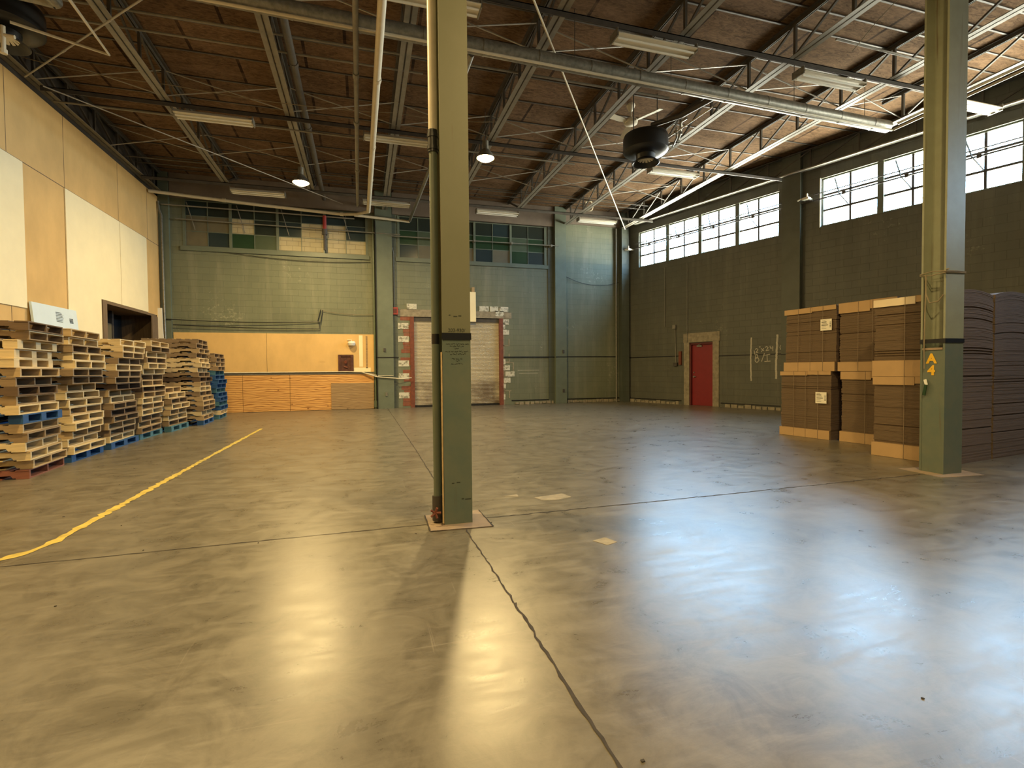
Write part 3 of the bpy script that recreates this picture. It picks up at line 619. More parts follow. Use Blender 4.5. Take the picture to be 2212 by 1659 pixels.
for i, (t0, z) in enumerate(((.30, 5.95), (6.92, 6.03))):
    g = MB(); g.box(t0-.09, t0+.09, -.30, -.14, z-.03, z+.03); g.tube([(t0+.02, -.22, z), (t0+.02, -.22, z+.14)], .022); g.tube([(t0-.12, -.26, z+.02), (t0-.2, -.3, z-.02)], .02); g.box(t0+.02, t0+.07, -.16, 0, z-.02, z+.03)
    o = RW(g, 'window_operator', M_['white_enamel'], None, True); tag(o, ['white gear bracket at the far end of the window wall', 'white gear bracket between the two daylight windows'][i], 'bracket')
# far side behind the camera
struct(MB().box(XL-.3, RXF.x+.4, YF-.3, YF, 0, ZC).build('wall_front', M_['block']))

# ------------------------------------------------------------------ roof trusses
TX = [-6.02+.16, -3.74, -1.42, .80, 3.03, 5.20, 7.48, 9.86, 11.66]
def truss(y0, y1, zb=6.80, zt=7.36, full=True, pan=1.12):
    """parts in the truss's own frame, running along +Y from y0 to y1, as meshes"""
    bc = MB(); tc = MB(); wb = MB()
    for s in (-1, 1):                         # double angles, back to back with a gap
        bc.box(s*.010, s*.098, y0, y1 if full else y1-1.3, zb, zb+.008); bc.box(s*.012, s*.020, y0, y1 if full else y1-1.3, zb, zb+.06)
        tc.box(s*.012, s*.080, y0, y1, zt+.055, zt+.065); tc.box(s*.012, s*.022, y0, y1, zt-.005, zt+.06)
    y = 7.26 - 1.12*30; 
    while y < y1 - (.1 if full else 1.3):
        if y >= y0+.05:
            wb.bar((0, y, zb+.03), (0, y, zt+.03), .045, .05, (0,1,0))
            if y - pan >= y0 - .01: wb.bar((0, y, zb+.04), (0, y-pan, zt+.03), .035, .035, (1,0,0))
        y += pan
    if not full: wb.bar((0, y1-1.35, zb+.03), (0, y1-.15, zt+.03), .05, .05, (1,0,0))
    return bc, tc, wb
TL = ['roof truss hard against the top of the left wall', 'roof truss first out from the left wall, over the far pallet stacks', 'roof truss above the left glowing lamp', 'roof truss over the centre column line',
      'roof truss just right of the centre column, above the right glowing lamp', 'roof truss passing behind the white ceiling fan', 'roof truss passing right of the black drum heater', 'bright roof truss ending at the back right corner',
      'short bright roof truss past the right column, stopping where the round pipe ends']
pro = {}
for i, x in enumerate(TX):
    y1 = 8.85 if x > 10 else YB-.12
    full = i in (3, 6, 7) or i > 7 or i == 0; key = (full, round(y1, 2))
    t = thing('roof_truss', TL[i], 'truss', (x, YB if i < 8 else y1, ZC-.1), 'roof trusses running front to back')
    if key not in pro:
        a, b, c = truss(YF+.02, y1, full=full); pro[key] = [m.mesh(n, M_[k]) for m, n, k in ((a, 'bottom_chord', 'truss'), (b, 'top_chord', 'truss_web'), (c, 'web', 'truss_web'))]
    for me in pro[key]:
        o = bpy.data.objects.new(me.name, me); COL.objects.link(o); o.parent = t
        o.matrix_parent_inverse = t.matrix_world.inverted() @ Matrix.Translation((x, 0, 0))
# truss along the right wall
bc, tc, wb = MB(), MB(), MB()
for s in (-1, 1):
    bc.box(.6, RWL-.3, -.17+s*.05-.038, -.17+s*.05+.038, 6.85, 6.86); bc.box(.6, RWL-.3, -.16+s*.016-.004, -.16+s*.016+.004, 6.85, 6.91)
tc.box(.2, RWL-.3, -.23, -.09, ZC-.07, ZC-.05)
x = 1.0; k = 0
while x < RWL-2:
    wb.bar((x, -.16, 6.88), (x, -.16, ZC-.07), .035, .035); wb.bar((x, -.16, 6.88), (x+1.2, -.16, ZC-.07), .03, .03); x += 1.2
t = thing('wall_truss', 'long bright steel truss running over the daylight windows', 'truss', rwp(0.6, 6.85, .16))
RW(bc, 'bottom_chord', M_['rod'], t); RW(tc, 'top_chord', M_['truss_web'], t); RW(wb, 'web', M_['truss_web'], t)
# lateral angles under the trusses
for i, (y, x1, m) in enumerate(((7.33, 10.95, 'dark_steel'), (11.90, 11.75, 'dark_steel'), (16.44, 10.35, 'truss_web'), (2.8, 14.5, 'dark_steel'))):
    g = MB(); g.box(XL+.1, x1, y-.05, y+.05, 6.775, 6.79); g.box(XL+.1, x1, y-.05, y-.035, 6.70, 6.79)
    simple('bracing_angle', g, M_[m], ['dark steel angle crossing under the trusses, nearest the camera in view', 'dark steel angle crossing under the trusses in line with the black heater', 'steel angle crossing under the trusses nearest the back wall', 'dark steel angle crossing above the camera'][i], 'steel beam', 'steel angles under the roof trusses')
# crossed bridging between neighbouring trusses
cnt = 0
rows = [(5.0, 'nearest row'), (8.4, 'near row'), (11.72, 'middle row'), (14.6, 'far row')]
for y, rn in rows:
    for i in range(len(TX)-1):
        x0, x1 = TX[i], TX[i+1]
        if x1 > 10 and y > 8.8: continue
        g = MB(); L = x1-x0
        g.bar((0, 0, 6.83), (L, .04, 7.36), .026, .012); g.bar((0, .05, 7.36), (L, 0, 6.83), .026, .012)
        o = g.build('cross_bridging', M_['rod']); o.location = (x0, y, 0)
        names = ['left wall truss', 'first truss', 'left lamp truss', 'centre column truss', 'right lamp truss', 'fan truss', 'heater truss', 'corner truss', 'short truss']
        tag(o, 'crossed thin bridging rods in the %s between %s and %s' % (rn, names[i], names[i+1]), 'bridging', 'crossed bridging rods between trusses')
# diagonal tie rods in the chord plane
for lab, a, b, r_, m in (('long bright rod slanting across the roof to the back right corner', (2.44, 6.99, 6.665), (9.74, 17.36, 6.665), .017, 'pipe_cream'),
                   ('thin rod slanting from the left wall towards the left lamp', (-5.65, 11.6, 6.67), (-.54, 17.1, 6.67), .012, 'rod'),
                   ('thin rod slanting from the left wall towards the camera', (-5.78, 11.33, 6.67), (-1.48, 7.1, 6.67), .014, 'rod'),
                   ):
    g = MB(); a_ = Vector(a); b_ = Vector(b); g.tube([a_, b_], r_)
    for f_ in (.25, .5, .77): p = a_.lerp(b_, f_); d = (b_-a_).normalized()*.05; g.tube([p-d, p+d], r_*1.35)
    simple('tie_rod', g, M_[m], lab, 'rod', smooth=True)

# ------------------------------------------------------------------ pipes under the roof
g = MB(); a = Vector((-3.49, 7.89, 6.50)); b = Vector((11.02, 8.25, 6.50)); g.tube([a, b], .122, 18)
duct = tag(g.build('round_duct', M_['galv'], None, True), 'long round galvanised pipe crossing the whole roof', 'pipe')
for i in range(15):
    p = a.lerp(b, (i+.7)/15.2); d = (b-a).normalized()*.018; g = MB(); g.tube([p-d, p+d], .128, 18); g.build('joint_band', M_['galv'], duct, True)
g = MB()
for i in (1, 4, 7, 9, 12, 14): p = a.lerp(b, i/15+.02); MB().tube([(p.x, p.y, p.z+.1), (p.x, p.y, ZC-.001)], .006, 6).build('hanger', M_['dark_steel'], duct)
g = MB(); g.tube([(-3.1, 7.83, 6.355), (1.17, 7.90, 6.355), (10.97, 8.11, 6.355)], .022, 8)
simple('conduit', g, M_['pipe_cream'], 'thin pale conduit strapped under the round galvanised pipe', 'conduit', smooth=True)
g = MB(); g.tube([(10.98, 8.08, 6.36), (10.98, 1.5, 6.36)], .026, 10); g.tube([(11.10, 8.08, 6.50), (11.10, 1.5, 6.50)], .026, 10)
simple('conduit_run', g, M_['pipe_cream'], 'bright twin conduits turning toward the camera past the right column', 'conduit', smooth=True)
g = MB(); g.tube([(-6.0+.15, 9.68, 7.15), (1.0, 9.62, 7.15), (3.0, 9.54, 7.12), (6.4, 9.50, 7.10)], .022, 8); simple('conduit', g, M_['truss'], 'upper of two parallel conduits high in the trusses', 'conduit', smooth=True)
g = MB(); g.tube([(-5.85, 9.95, 7.02), (1.2, 9.90, 7.02)], .020, 8); simple('conduit', g, M_['truss'], 'lower of two parallel conduits high in the trusses', 'conduit', smooth=True)
g = MB(); g.tube([(-5.8, 12.25, 6.70), (5.4, 12.25, 6.66)], .020, 8); simple('conduit', g, M_['truss'], 'pale conduit beside the middle steel angle', 'conduit', smooth=True)
g = MB(); g.tube([(-5.85, 15.35, 6.90), (9.5, 15.35, 6.90)], .017, 8); simple('conduit', g, M_['truss_web'], 'thin conduit crossing under the roof, second from the back wall', 'conduit', smooth=True)
g = MB(); g.tube([(-5.8, 16.0, 7.0), (9.8, 16.0, 7.0)], .014, 8); simple('conduit', g, M_['truss_web'], 'thin conduit crossing under the roof nearest the back wall', 'conduit', smooth=True)
g = MB(); g.tube([(8.0, 6.9, 7.0), (10.9, 6.95, 7.0)], .02, 8); simple('conduit', g, M_['truss'], 'short pale conduit high in front of the right column', 'conduit', smooth=True)
g = MB(); g.tube(catenary((-5.8, 11.3, 7.0), (-3.74, 11.35, 6.88), .05) + catenary((-3.74, 11.35, 6.9), (.8, 11.3, 6.9), .10)[1:] + catenary((.8, 11.3, 6.9), (3.0, 11.2, 6.95), .06)[1:], .008, 6)
simple('loose_wire', g, M_['rope'], 'thin loose wire drooping between the trusses in the upper left', 'wire')
g = MB(); g.tube(catenary((3.0, 13.2, 6.9), (9.8, 13.6, 7.0), .12), .008, 6); simple('loose_wire', g, M_['rope'], 'thin loose wire drooping between the trusses over the back right', 'wire')
# sprinkler and drain mains
def collars(mb, pts, r, k=.05):
    for p, d in pts: p = Vector(p); d = Vector(d).normalized()*k; mb.tube([p-d, p+d], r)
g = MB(); g.tube([(.3445, 2.89, 6.28), (.326, 7.10, 6.28), (.24, 16.39, 6.28)], .062, 14); collars(g, [((.316, 9.0, 6.28), (0,1,0)), ((.288, 11.7, 6.28), (0,1,0)), ((.266, 13.7, 6.28), (0,1,0))], .068)
simple('sprinkler_main', g, M_['pipe_cream'], 'thick cream pipe running overhead to the back wall, left of the column', 'pipe', smooth=True)
g = MB(); g.tube([(.24, 16.42, 6.28), (-.12, 17.45, 6.48), (-.6, 17.65, 6.5), (-3.0, 17.5, 6.55), (-5.88, 17.05, 6.58)], .05, 12); g.tube([(-.2, 17.5, 6.46), (1.62, 17.70, 6.44)], .045, 12)
collars(g, [((-4.0, 17.34, 6.565), (1,.1,0)), ((-.6, 17.64, 6.5), (1,.1,0))], .062)
simple('sprinkler_main', g, M_['pipe_cream'], 'cream pipe running along the top of the back wall to the left corner', 'pipe', smooth=True)
g = MB(); g.tube([(-5.8, 17.72, 6.42), (-.2, 17.78, 6.42)], .022, 8); simple('conduit', g, M_['truss'], 'thin conduit just below the cream pipe on the back wall', 'conduit', smooth=True)
g = MB(); g.tube([(-.01, 2.87, 6.30), (-.02, 7.06, 6.30), (-.076, 15.86, 6.30)], .042, 12); collars(g, [((-.035, 9.0, 6.30), (0,1,0)), ((-.045, 10.7, 6.30), (0,1,0)), ((-.06, 13.2, 6.30), (0,1,0))], .056, .07)
g.tube([(-.076, 15.86, 6.30), (-.08, 16.2, 6.50), (-.1, 17.2, 6.66)], .03)
simple('steam_pipe', g, M_['truss'], 'grey overhead pipe parallel to and left of the thick cream one', 'pipe', smooth=True)
g = MB(); g.tube([(1.80, 8.24, 6.50), (1.76, 12.0, 6.5), (1.62, 17.70, 6.46)], .05, 12); collars(g, [((1.74, 12.9, 6.5), (0,1,0))], .06)
simple('branch_pipe', g, M_['galv'], 'grey pipe emerging behind the centre column and ending at the back wall', 'pipe', smooth=True)
g = MB(); g.tube([(-1.13, 3.0, 6.95), (-1.14, 17.6, 6.95)], .07, 12); collars(g, [((-1.13, 10.1, 6.95), (0,1,0)), ((-1.13, 12.6, 6.95), (0,1,0))], .08)
simple('old_heating_pipe', g, M_['truss_web'], 'dull brown pipe running beside the truss above the left lamp', 'pipe', smooth=True)
g = MB(); g.tube([(-4.93, 9.35, 6.5), (-3.9, 9.86, 6.5), (-3.84, 8.59, 6.5), (-3.8, 6.0, 6.5)], .022, 8); simple('conduit', g, M_['pipe_cream'], 'cream conduit with a sharp corner in the upper left', 'conduit', smooth=True)
g = MB(); g.tube([(-5.7, 8.9, 6.75), (-4.5, 9.05, 6.75), (-4.25, 9.1, 6.75)], .09, 14); g.tube([(-4.25, 9.12, 6.75), (-4.3, 8.4, 6.75), (-4.5, 7.0, 6.75)], .09, 14)
simple('flue_pipe', g, M_['galv'], 'short fat galvanised flue elbow in the upper left corner', 'pipe', smooth=True)
# cable coil
g = MB()
for rr, ph in ((.17, 0), (.19, .3), (.16, .5)):
    pts = [(7.78+rr*math.cos(a*.3)*.9, 16.4+.03*math.sin(ph+a), 7.08+rr*math.sin(a*.3)) for a in range(22)]; g.tube(pts, .009, 6)
g.tube([(7.78, 16.4, 7.25), (7.78, 16.4, ZC-.001)], .006, 6)
simple('cable_coil', g, M_['pipe_cream'], 'small coil of pale cable hung up near the back wall', 'cable')
g = MB(); g.tube([(8.55, 6.05, 7.4), (8.45, 6.5, 7.15), (8.37, 6.9, 6.85)], .006, 6); simple('hanging_string', g, M_['rope'], 'thin string hanging from the roof left of the right column', 'string')

# ------------------------------------------------------------------ lights
def fixture(cx, y, w_, label, first=[None], group='unlit fluorescent strip fixtures'):
    if first[0] is None:
        t = thing('strip_light', label, 'light fixture', (0, 0, 0), group)
        L = .72
        g = MB(); g.prism([(-.15, 0.0), (.15, 0.0), (.15, .012), (.045, .10), (-.045, .10), (-.15, .012)], -L, L, 'x'); g.build('reflector', M_['white_enamel']).parent = t
        g = MB(); g.box(-L-.02, -L, -.13, .13, -.03, .10); g.box(L, L+.02, -.13, .13, -.03, .10); g.build('end_plate', M_['galv']).parent = t
        for s in (-1, 1): MB().tube([(-L+.02, s*.07, -.028), (L-.02, s*.07, -.028)], .017, 10).build('tube', M_['white'], None, True).parent = t
        g = MB()
        for s in (-.6, .6): g.tube([(s, 0, .1), (s, 0, .141)], .008, 6)
        g.build('hanger', M_['dark_steel']).parent = t
        t.location = (cx, y, 6.56); first[0] = t
    else: t = clone(first[0], (cx, y, 6.56), 0, label)
    return t
FX = [(-2.88, 11.90, 'unlit strip light on the left, middle row, over the tall pallet stacks'), (.83, 11.90, 'unlit strip light crossing behind the thick cream pipe, middle row'), (8.15, 11.90, 'unlit strip light right of the black drum heater, middle row'),
      (-2.88, 16.44, 'unlit strip light at the far left, in the row by the back wall'), (.8, 16.44, 'unlit strip light at the foot of the thick cream pipe, back row'), (4.42, 16.44, 'unlit strip light over the roller door right of the column, back row'), (8.1, 16.44, 'unlit strip light nearest the back right corner, back row'),
      (4.66, 7.33, 'large unlit strip light near the top, right of the centre column'), (8.35, 7.33, 'large unlit strip light just left of the right column'), (1.0, 7.33, 'unlit strip light mostly hidden by the top of the centre column'), (11.95, 7.25, 'unlit strip light just right of the right column')]
for cx, y, lab in FX: fixture(cx, y, 1.4, lab)
def high_bay(x, y, z, label, on_axis=True):
    t = thing('high_bay_lamp', label, 'lamp', (x, y, z), 'warm high bay lamps')
    g = MB(); g.lathe([(.21, 0), (.205, .02), (.17, .10), (.10, .19), (.07, .21), (.07, .40), (.0, .40)], (x, y, z), 28); g.build('reflector', M_['galv'], t, True)
    g = MB(); g.lathe([(0, -.075), (.10, -.062), (.17, -.025), (.202, .012), (.0, .016)], (x, y, z), 28); g.build('lens', M_['bulb'], t, True)
    g = MB(); g.tube([(x, y, z+.4), (x, y, ZC-.001)], .008, 6); g.build('hanger', M_['dark_steel'], t)
    l = bpy.data.lights.new('lamp_glow', 'AREA'); l.shape = 'DISK'; l.size = .36; l.energy = LAMP_POWER; l.color = LAMP_COL
    lo = bpy.data.objects.new('lamp_glow', l); COL.objects.link(lo); lo.location = (x, y, z-.09)
    return t
high_bay(-1.50, 14.45, 6.3, 'glowing warm high bay lamp left of the cream pipe')
high_bay(2.86, 11.67, 6.3, 'glowing warm high bay lamp just right of the centre column')
high_bay(-2.4, 5.6, 6.3, 'warm high bay lamp over the near pallets, above the picture')
high_bay(3.2, 1.0, 6.3, 'warm high bay lamp above and behind the camera')
high_bay(-2.4, -3.0, 6.3, 'warm high bay lamp behind the camera on the left')

# ceiling fan
t = thing('ceiling_fan', 'white three-bladed ceiling fan above the black drum heater', 'fan', (6.05, 10.5, 7.0))
g = MB(); g.lathe([(.0, .42), (.09, .42), (.10, .38), (.06, .28), (.025, .25)], (6.05, 10.5, 7.0), 20); g.tube([(6.05, 10.5, 7.1), (6.05, 10.5, 7.26)], .016)
g.build('downrod', M_['white_enamel'], t, True)
g = MB(); g.lathe([(0, -.06), (.08, -.058), (.15, -.03), (.16, .03), (.12, .08), (.04, .11), (0, .11)], (6.05, 10.5, 7.0), 24); g.build('motor_housing', M_['white_enamel'], t, True)
for a in (195, 75, 315-20):
    g = MB(); g.prism([(.14, -.035), (.30, -.07), (.80, -.085), (.80, .075), (.30, .06), (.14, .03)], -.006, .006, 'z')
    o = g.build('blade', M_['white_enamel']); o.parent = t; o.matrix_parent_inverse = Matrix.Identity(4)
    o.matrix_local = Matrix.Rotation(math.radians(a), 4, 'Z') @ Matrix.Rotation(math.radians(14), 4, 'X')
# black drum heaters
def heater(x, y, z, label, sc=1.0):
    t = thing('drum_heater', label, 'heater', (x, y, z), 'black drum heaters')
    S = lambda prof: [(r_*sc, h*sc) for r_, h in prof]
    g = MB(); g.lathe(S([(0, .46), (.38, .46), (.47, .42), (.49, .36), (.49, .08), (.45, .04), (.30, .0), (.20, 0), (.2, .05), (0, .05)]), (x, y, z), 40); g.build('drum', M_['black'], t, True)
    g = MB(); g.lathe(S([(.21, .0), (.20, -.10), (.29, -.17), (.31, -.18), (.29, -.19), (.20, -.13), (.17, -.10), (.19, 0)]), (x, y, z), 32); g.build('outlet_cone', M_['black'], t, True)
    g = MB()
    for k in range(14):
        a = 2*PI*k/14; c, s = math.cos(a), math.sin(a); g.bar((x+.03*c, y+.03*s, z-.02), (x+.19*sc*c, y+.19*sc*s, z-.11), .05, .006)
    g.build('louvre', M_['white_enamel'], t)
    g = MB()
    for dx, dy in ((-.3, 0), (.3, .0)): g.tube([(x+dx*sc, y+dy, z+.44*sc), (x+dx*sc, y+dy, ZC-.001)], .012, 6)
    g.build('hanger', M_['dark_steel'], t)
    return t
heater(6.13, 10.0, 6.06, 'black drum heater with a flared outlet hanging right of the ceiling fan')
heater(-5.22, 9.75, 6.56, 'black drum heater in the upper left corner of the picture')
g = MB(); g.tube([(6.45, 9.75, 6.18), (6.68, 9.6, 6.25), (6.72, 9.55, 6.42), (6.66, 9.45, 6.6), (6.7, 9.3, 6.62)], .03, 10); g.tube([(6.55, 9.6, 6.12), (6.62, 9.55, 6.3), (6.58, 9.5, 6.5)], .02, 8)
collars(g, [((6.68, 9.6, 6.25), (1,0,0)), ((6.72, 9.55, 6.42), (0,0,1)), ((6.58, 9.52, 6.4), (0,0,1))], .045, .03)
simple('heater_piping', g, M_['galv'], 'shiny bent piping at the right side of the black drum heater', 'pipe', smooth=True)
g = MB(); g.tube([(6.2, 9.85, 6.66), (6.5, 9.2, 6.60), (6.62, 8.30, 6.54)], .055, 12); simple('heater_vent', g, M_['dark_steel'], 'dark vent pipe climbing from the drum heater to the round pipe', 'pipe', smooth=True)
g = MB(); g.tube([(6.55, 9.75, 6.40), (6.60, 8.36, 6.36)], .016, 8); simple('conduit', g, M_['pipe_cream'], 'bright thin pipe beside the dark heater vent', 'conduit', smooth=True)
g = MB(); g.tube([(-5.35, 9.3, 6.28), (-4.85, 9.3, 6.26)], .028, 10); g.tube([(-4.99, 9.3, 6.40), (-4.99, 9.3, 6.02)], .03, 10); g.tube([(-4.99, 9.3, 6.06), (-4.99, 9.3, 6.0)], .045, 10)
simple('pipe_tee', g, M_['pipe_cream'], 'cream pipe tee with a short drop at the top left edge', 'pipe fitting', smooth=True)

# ------------------------------------------------------------------ columns
def hcolumn(x0, x1, y0, y1, label, guard, mt='col1'):
    xc = (x0+x1)/2; t = thing('steel_column', label, 'column', (xc, (y0+y1)/2, 0))
    g = MB(); g.box(x0, x1, y0, y0+.022, 0, ZC-.02); g.box(x0, x1, y1-.022, y1, 0, ZC-.02); g.box(xc-.012, xc+.012, y0+.02, y1-.02, 0, ZC-.02)
    g.build('h_section', M_[mt], t)
    g = MB(); e = .006
    for xa, xb in ((x0+.004, xc-.012), (xc+.012, x1-.004)): g.box(xa, xb, y0+.022, y1-.022, .0, guard)
    g.build('concrete_infill', M_[mt], t)
    return t
c1 = hcolumn(.625, .860, 4.10, 4.36, 'green steel column in the centre of the floor, with a pipe on its left', .001)
z = 1.56
g = MB(); g.box(.620, .865, 4.092, 4.099, z-.028, z+.028); g.build('tape_band', M_['tape'], c1)
g = MB(); rb = random.Random(11)
def scribble(mb, xc, zc, L, h, y, seed):
    rr = random.Random(seed); x = xc-L/2
    while x < xc+L/2:
        wl = rr.uniform(.012, .035); k = max(3, int(wl/.0035)); pts = [(x+wl*i/k, zc+rr.uniform(-h, h)) for i in range(k+1)]
        for a, b in zip(pts, pts[1:]): mb.bar((a[0], y, a[1]), (b[0], y, b[1]), .001, .0026, (-(b[1]-a[1]), 0, b[0]-a[0]))
        x += wl+.008
for k, (zc, L) in enumerate(((1.497, .17), (1.480, .11), (1.460, .03), (1.435, .185), (1.415, .11), (1.375, .08), (1.358, .01), (1.335, .09))): scribble(g, .742, zc, L, .0065, 4.0985, k)
g.build('handwriting', M_['ink'], c1)
def text_mesh(body, size, m, name, par, Mx, ext=.0006, off=0.0):
    cu = bpy.data.curves.new(name, 'FONT'); cu.body = body; cu.size = size; cu.extrude = ext; cu.align_x = 'CENTER'; cu.offset = off
    o = bpy.data.objects.new(name, cu); COL.objects.link(o); bpy.context.view_layer.update()
    me = bpy.data.meshes.new_from_object(o.evaluated_get(bpy.context.evaluated_depsgraph_get())); bpy.data.objects.remove(o)
    me.materials.clear(); me.materials.append(m); r_ = bpy.data.objects.new(name, me); COL.objects.link(r_); r_.matrix_world = Mx
    if par: r_.parent = par; r_.matrix_parent_inverse = par.matrix_world.inverted()
    return r_
front = lambda x, y, z: Matrix.Translation((x, y, z)) @ Matrix.Rotation(PI/2, 4, 'X')
text_mesh('203-930/', .040, M_['ink'], 'pencil_number', c1, front(.745, 4.0985, 1.597))
g = MB(); rb = random.Random(8)
for (x, z, a) in ((.69, .34, .02), (.73, .345, .03), (.80, .20, .05), (.77, .205, .02), (.72, 1.72, .03), (.76, 1.725, .025), (.68, 1.73, .015)): g.box(x, x+a, 4.0985, 4.0995, z, z+.008)
g.build('scuff', M_['ink'], c1)
# tall pipe on the left of the column, with its red valve
t = thing('column_pipe', 'tall drain pipe with a black coupling on the left side of the centre column', 'pipe', (.575, 4.22, 0))
g = MB(); g.tube([(.585, 4.20, .02), (.583, 4.20, 3.12)], .033, 16); g.build('lower_pipe', M_['green'], t, True)
g = MB(); g.tube([(.583, 4.20, 3.10), (.588, 4.20, 7.3)], .037, 16); g.build('upper_pipe', M_['pipe_cream'], t, True)
g = MB(); g.tube([(.583, 4.20, 3.08), (.583, 4.20, 3.26)], .043, 16); g.tube([(.583, 4.20, 3.10), (.583, 4.20, 3.13)], .048, 16); g.tube([(.583, 4.20, 3.2), (.583, 4.20, 3.23)], .048, 16); g.build('coupling', M_['black'], t, True)
MB().tube([(.585, 4.20, .02), (.585, 4.20, .23)], .046, 14).build('valve_body', M_['dark_steel'], t, True)
g = MB(); g.tube([(.57, 4.17, .11), (.55, 4.10, .11)], .012, 8)
for k in range(5):
    a = 2*PI*k/5; g.tube([(.55, 4.10, .11), (.55+.045*math.cos(a), 4.09, .11+.045*math.sin(a))], .010, 6)
g.build('valve_wheel', M_['rust'], t, True)
MB().tube([(.585, 4.20, 1.50), (.585, 4.20, 1.585)], .0345, 16).build('tape_band', M_['tape'], t, True)
simple('wood_strip', MB().box(.612, .620, 4.085, 4.12, .02, 1.43), M_['w_mid'], 'thin raw wood strip between the drain pipe and the centre column', 'wood strip')
c2 = hcolumn(6.54, 6.845, 4.19, 4.46, 'green steel column on the right, marked with an orange A 4', 1.475, 'col2')
MB().box(6.535, 6.70, 4.215, 4.435, 1.475, 1.50).build('concrete_cap', M_['slab'], c2)
g = MB(); g.box(6.535, 6.85, 4.182, 4.189, 1.555, 1.605); g.box(6.531, 6.538, 4.182, 4.465, 1.555, 1.605); g.build('tape_band', M_['tape'], c2)
left = lambda x, y, z: Matrix.Translation((x, y, z)) @ Matrix.Rotation(-PI/2, 4, 'Z') @ Matrix.Rotation(PI/2, 4, 'X')
text_mesh('A', .155, M_['stencil'], 'stencil_letter', c2, left(6.5395, 4.335, 1.32), off=.007); text_mesh('4', .155, M_['stencil'], 'stencil_letter', c2, left(6.5395, 4.335, 1.18), off=.007)
g = MB()
for k, zz in enumerate((2.40, 2.37)):
    pts = []
    for (x, y) in ((6.531, 4.181), (6.70, 4.178), (6.854, 4.181), (6.854, 4.469), (6.531, 4.469), (6.527, 4.33), (6.531, 4.181)): pts.append((x, y, zz + .016*math.sin(x*40+y*23+k)))
    g.tube(pts, .0065, 6)
g.tube([(6.52, 4.40, 2.38), (6.53, 4.40, 2.15), (6.535, 4.36, 2.04), (6.53, 4.26, 2.05), (6.52, 4.20, 2.12)], .008, 6); g.tube([(6.53, 4.40, 2.38), (6.525, 4.41, 1.5), (6.52, 4.40, 1.25)], .008, 6); g.tube([(6.47, 4.12, 2.40), (6.50, 4.16, 2.40)], .008, 6)
simple('rope', g, M_['rope'], 'frayed rope tied round the right column and dangling down it', 'rope')
g = MB(); g.bar((6.525, 4.395, 1.12), (6.52, 4.375, 1.055), .012, .03); g.mi = 1; g.bar((6.52, 4.38, 1.06), (6.525, 4.405, .93), .014, .03)
simple('marker_pen', g, [M_['white'], M_['pane_green']], 'small white and green tag hanging from the rope end on the right column', 'tag')

# ------------------------------------------------------------------ pallets
PW, PD, PH = 1.12, 1.18, .1225      # face width (Y), depth (X), height; origin at the front face centre, on the floor side
def stringer_mesh():
    g = MB(); z0, z1 = .016, .106
    poly = [(0, z0), (-.16, z0), (-.18, z0+.035), (-.40, z0+.035), (-.42, z0), (-.76, z0), (-.78, z0+.035), (-1.0, z0+.035), (-1.02, z0), (-PD, z0), (-PD, z1), (0, z1)]
    g.prism([(p[0], p[1]) for p in poly], -.019, .019, 'y'); return g.mesh('stringer', [M_['w_mid']])
def deck_mesh(z, xs, jit, name, t_=.015):
    g = MB(); rr = random.Random(jit)
    for a, w_ in xs:
        e = rr.uniform(-.008, .008); g.box(-a-w_, -a, -PW/2+e, PW/2+e, z, z+t_)
    return g.mesh(name, [M_['w_mid']])
P_STR = stringer_mesh()
P_TOP = [deck_mesh(.106, [(0,.13), (.185,.10), (.36,.10), (.54,.10), (.72,.10), (.89,.10), (1.05,.13)], s, 'top_boards') for s in (1, 2)]
P_BOT = [deck_mesh(.001, [(0,.13), (.26,.10), (.54,.10), (.82,.10), (1.05,.13)], s, 'bottom_boards') for s in (3, 4)]
P_BLK = MB().box(-.07, .07, -.07, .07, .016, .106).mesh('block', [M_['w_blue']])
def slotobj(me, name, mm, par, loc=(0,0,0)):
    o = bpy.data.objects.new(name, me); COL.objects.link(o); o.material_slots[0].link = 'OBJECT'; o.material_slots[0].material = mm
    o.parent = par; o.location = loc; return o
ORD = ['top', 'second from the top', 'third from the top', 'fourth from the top', 'fifth from the top', 'sixth from the top', 'seventh from the top', 'eighth from the top', 'ninth from the top', 'tenth from the top', 'eleventh from the top', 'twelfth from the top', 'thirteenth from the top', 'fourteenth from the top', 'fifteenth from the top', 'sixteenth from the top', 'seventeenth from the top', 'eighteenth from the top']
STK = ['the nearest stack', 'the second-nearest stack', 'the third-nearest stack', 'the fourth-nearest stack', 'the low fifth stack', 'the tall sixth stack', 'the farthest, bluest stack']
WN = {'n': ('w_new', 'pale new'), 'm': ('w_mid', 'tan'), 'o': ('w_old', 'weathered brown'), 'd': ('w_dark', 'dark brown'), 'b': ('w_blue', 'blue painted'), 't': ('w_teal', 'faded blue'), 'r': ('w_red', 'red-stained')}
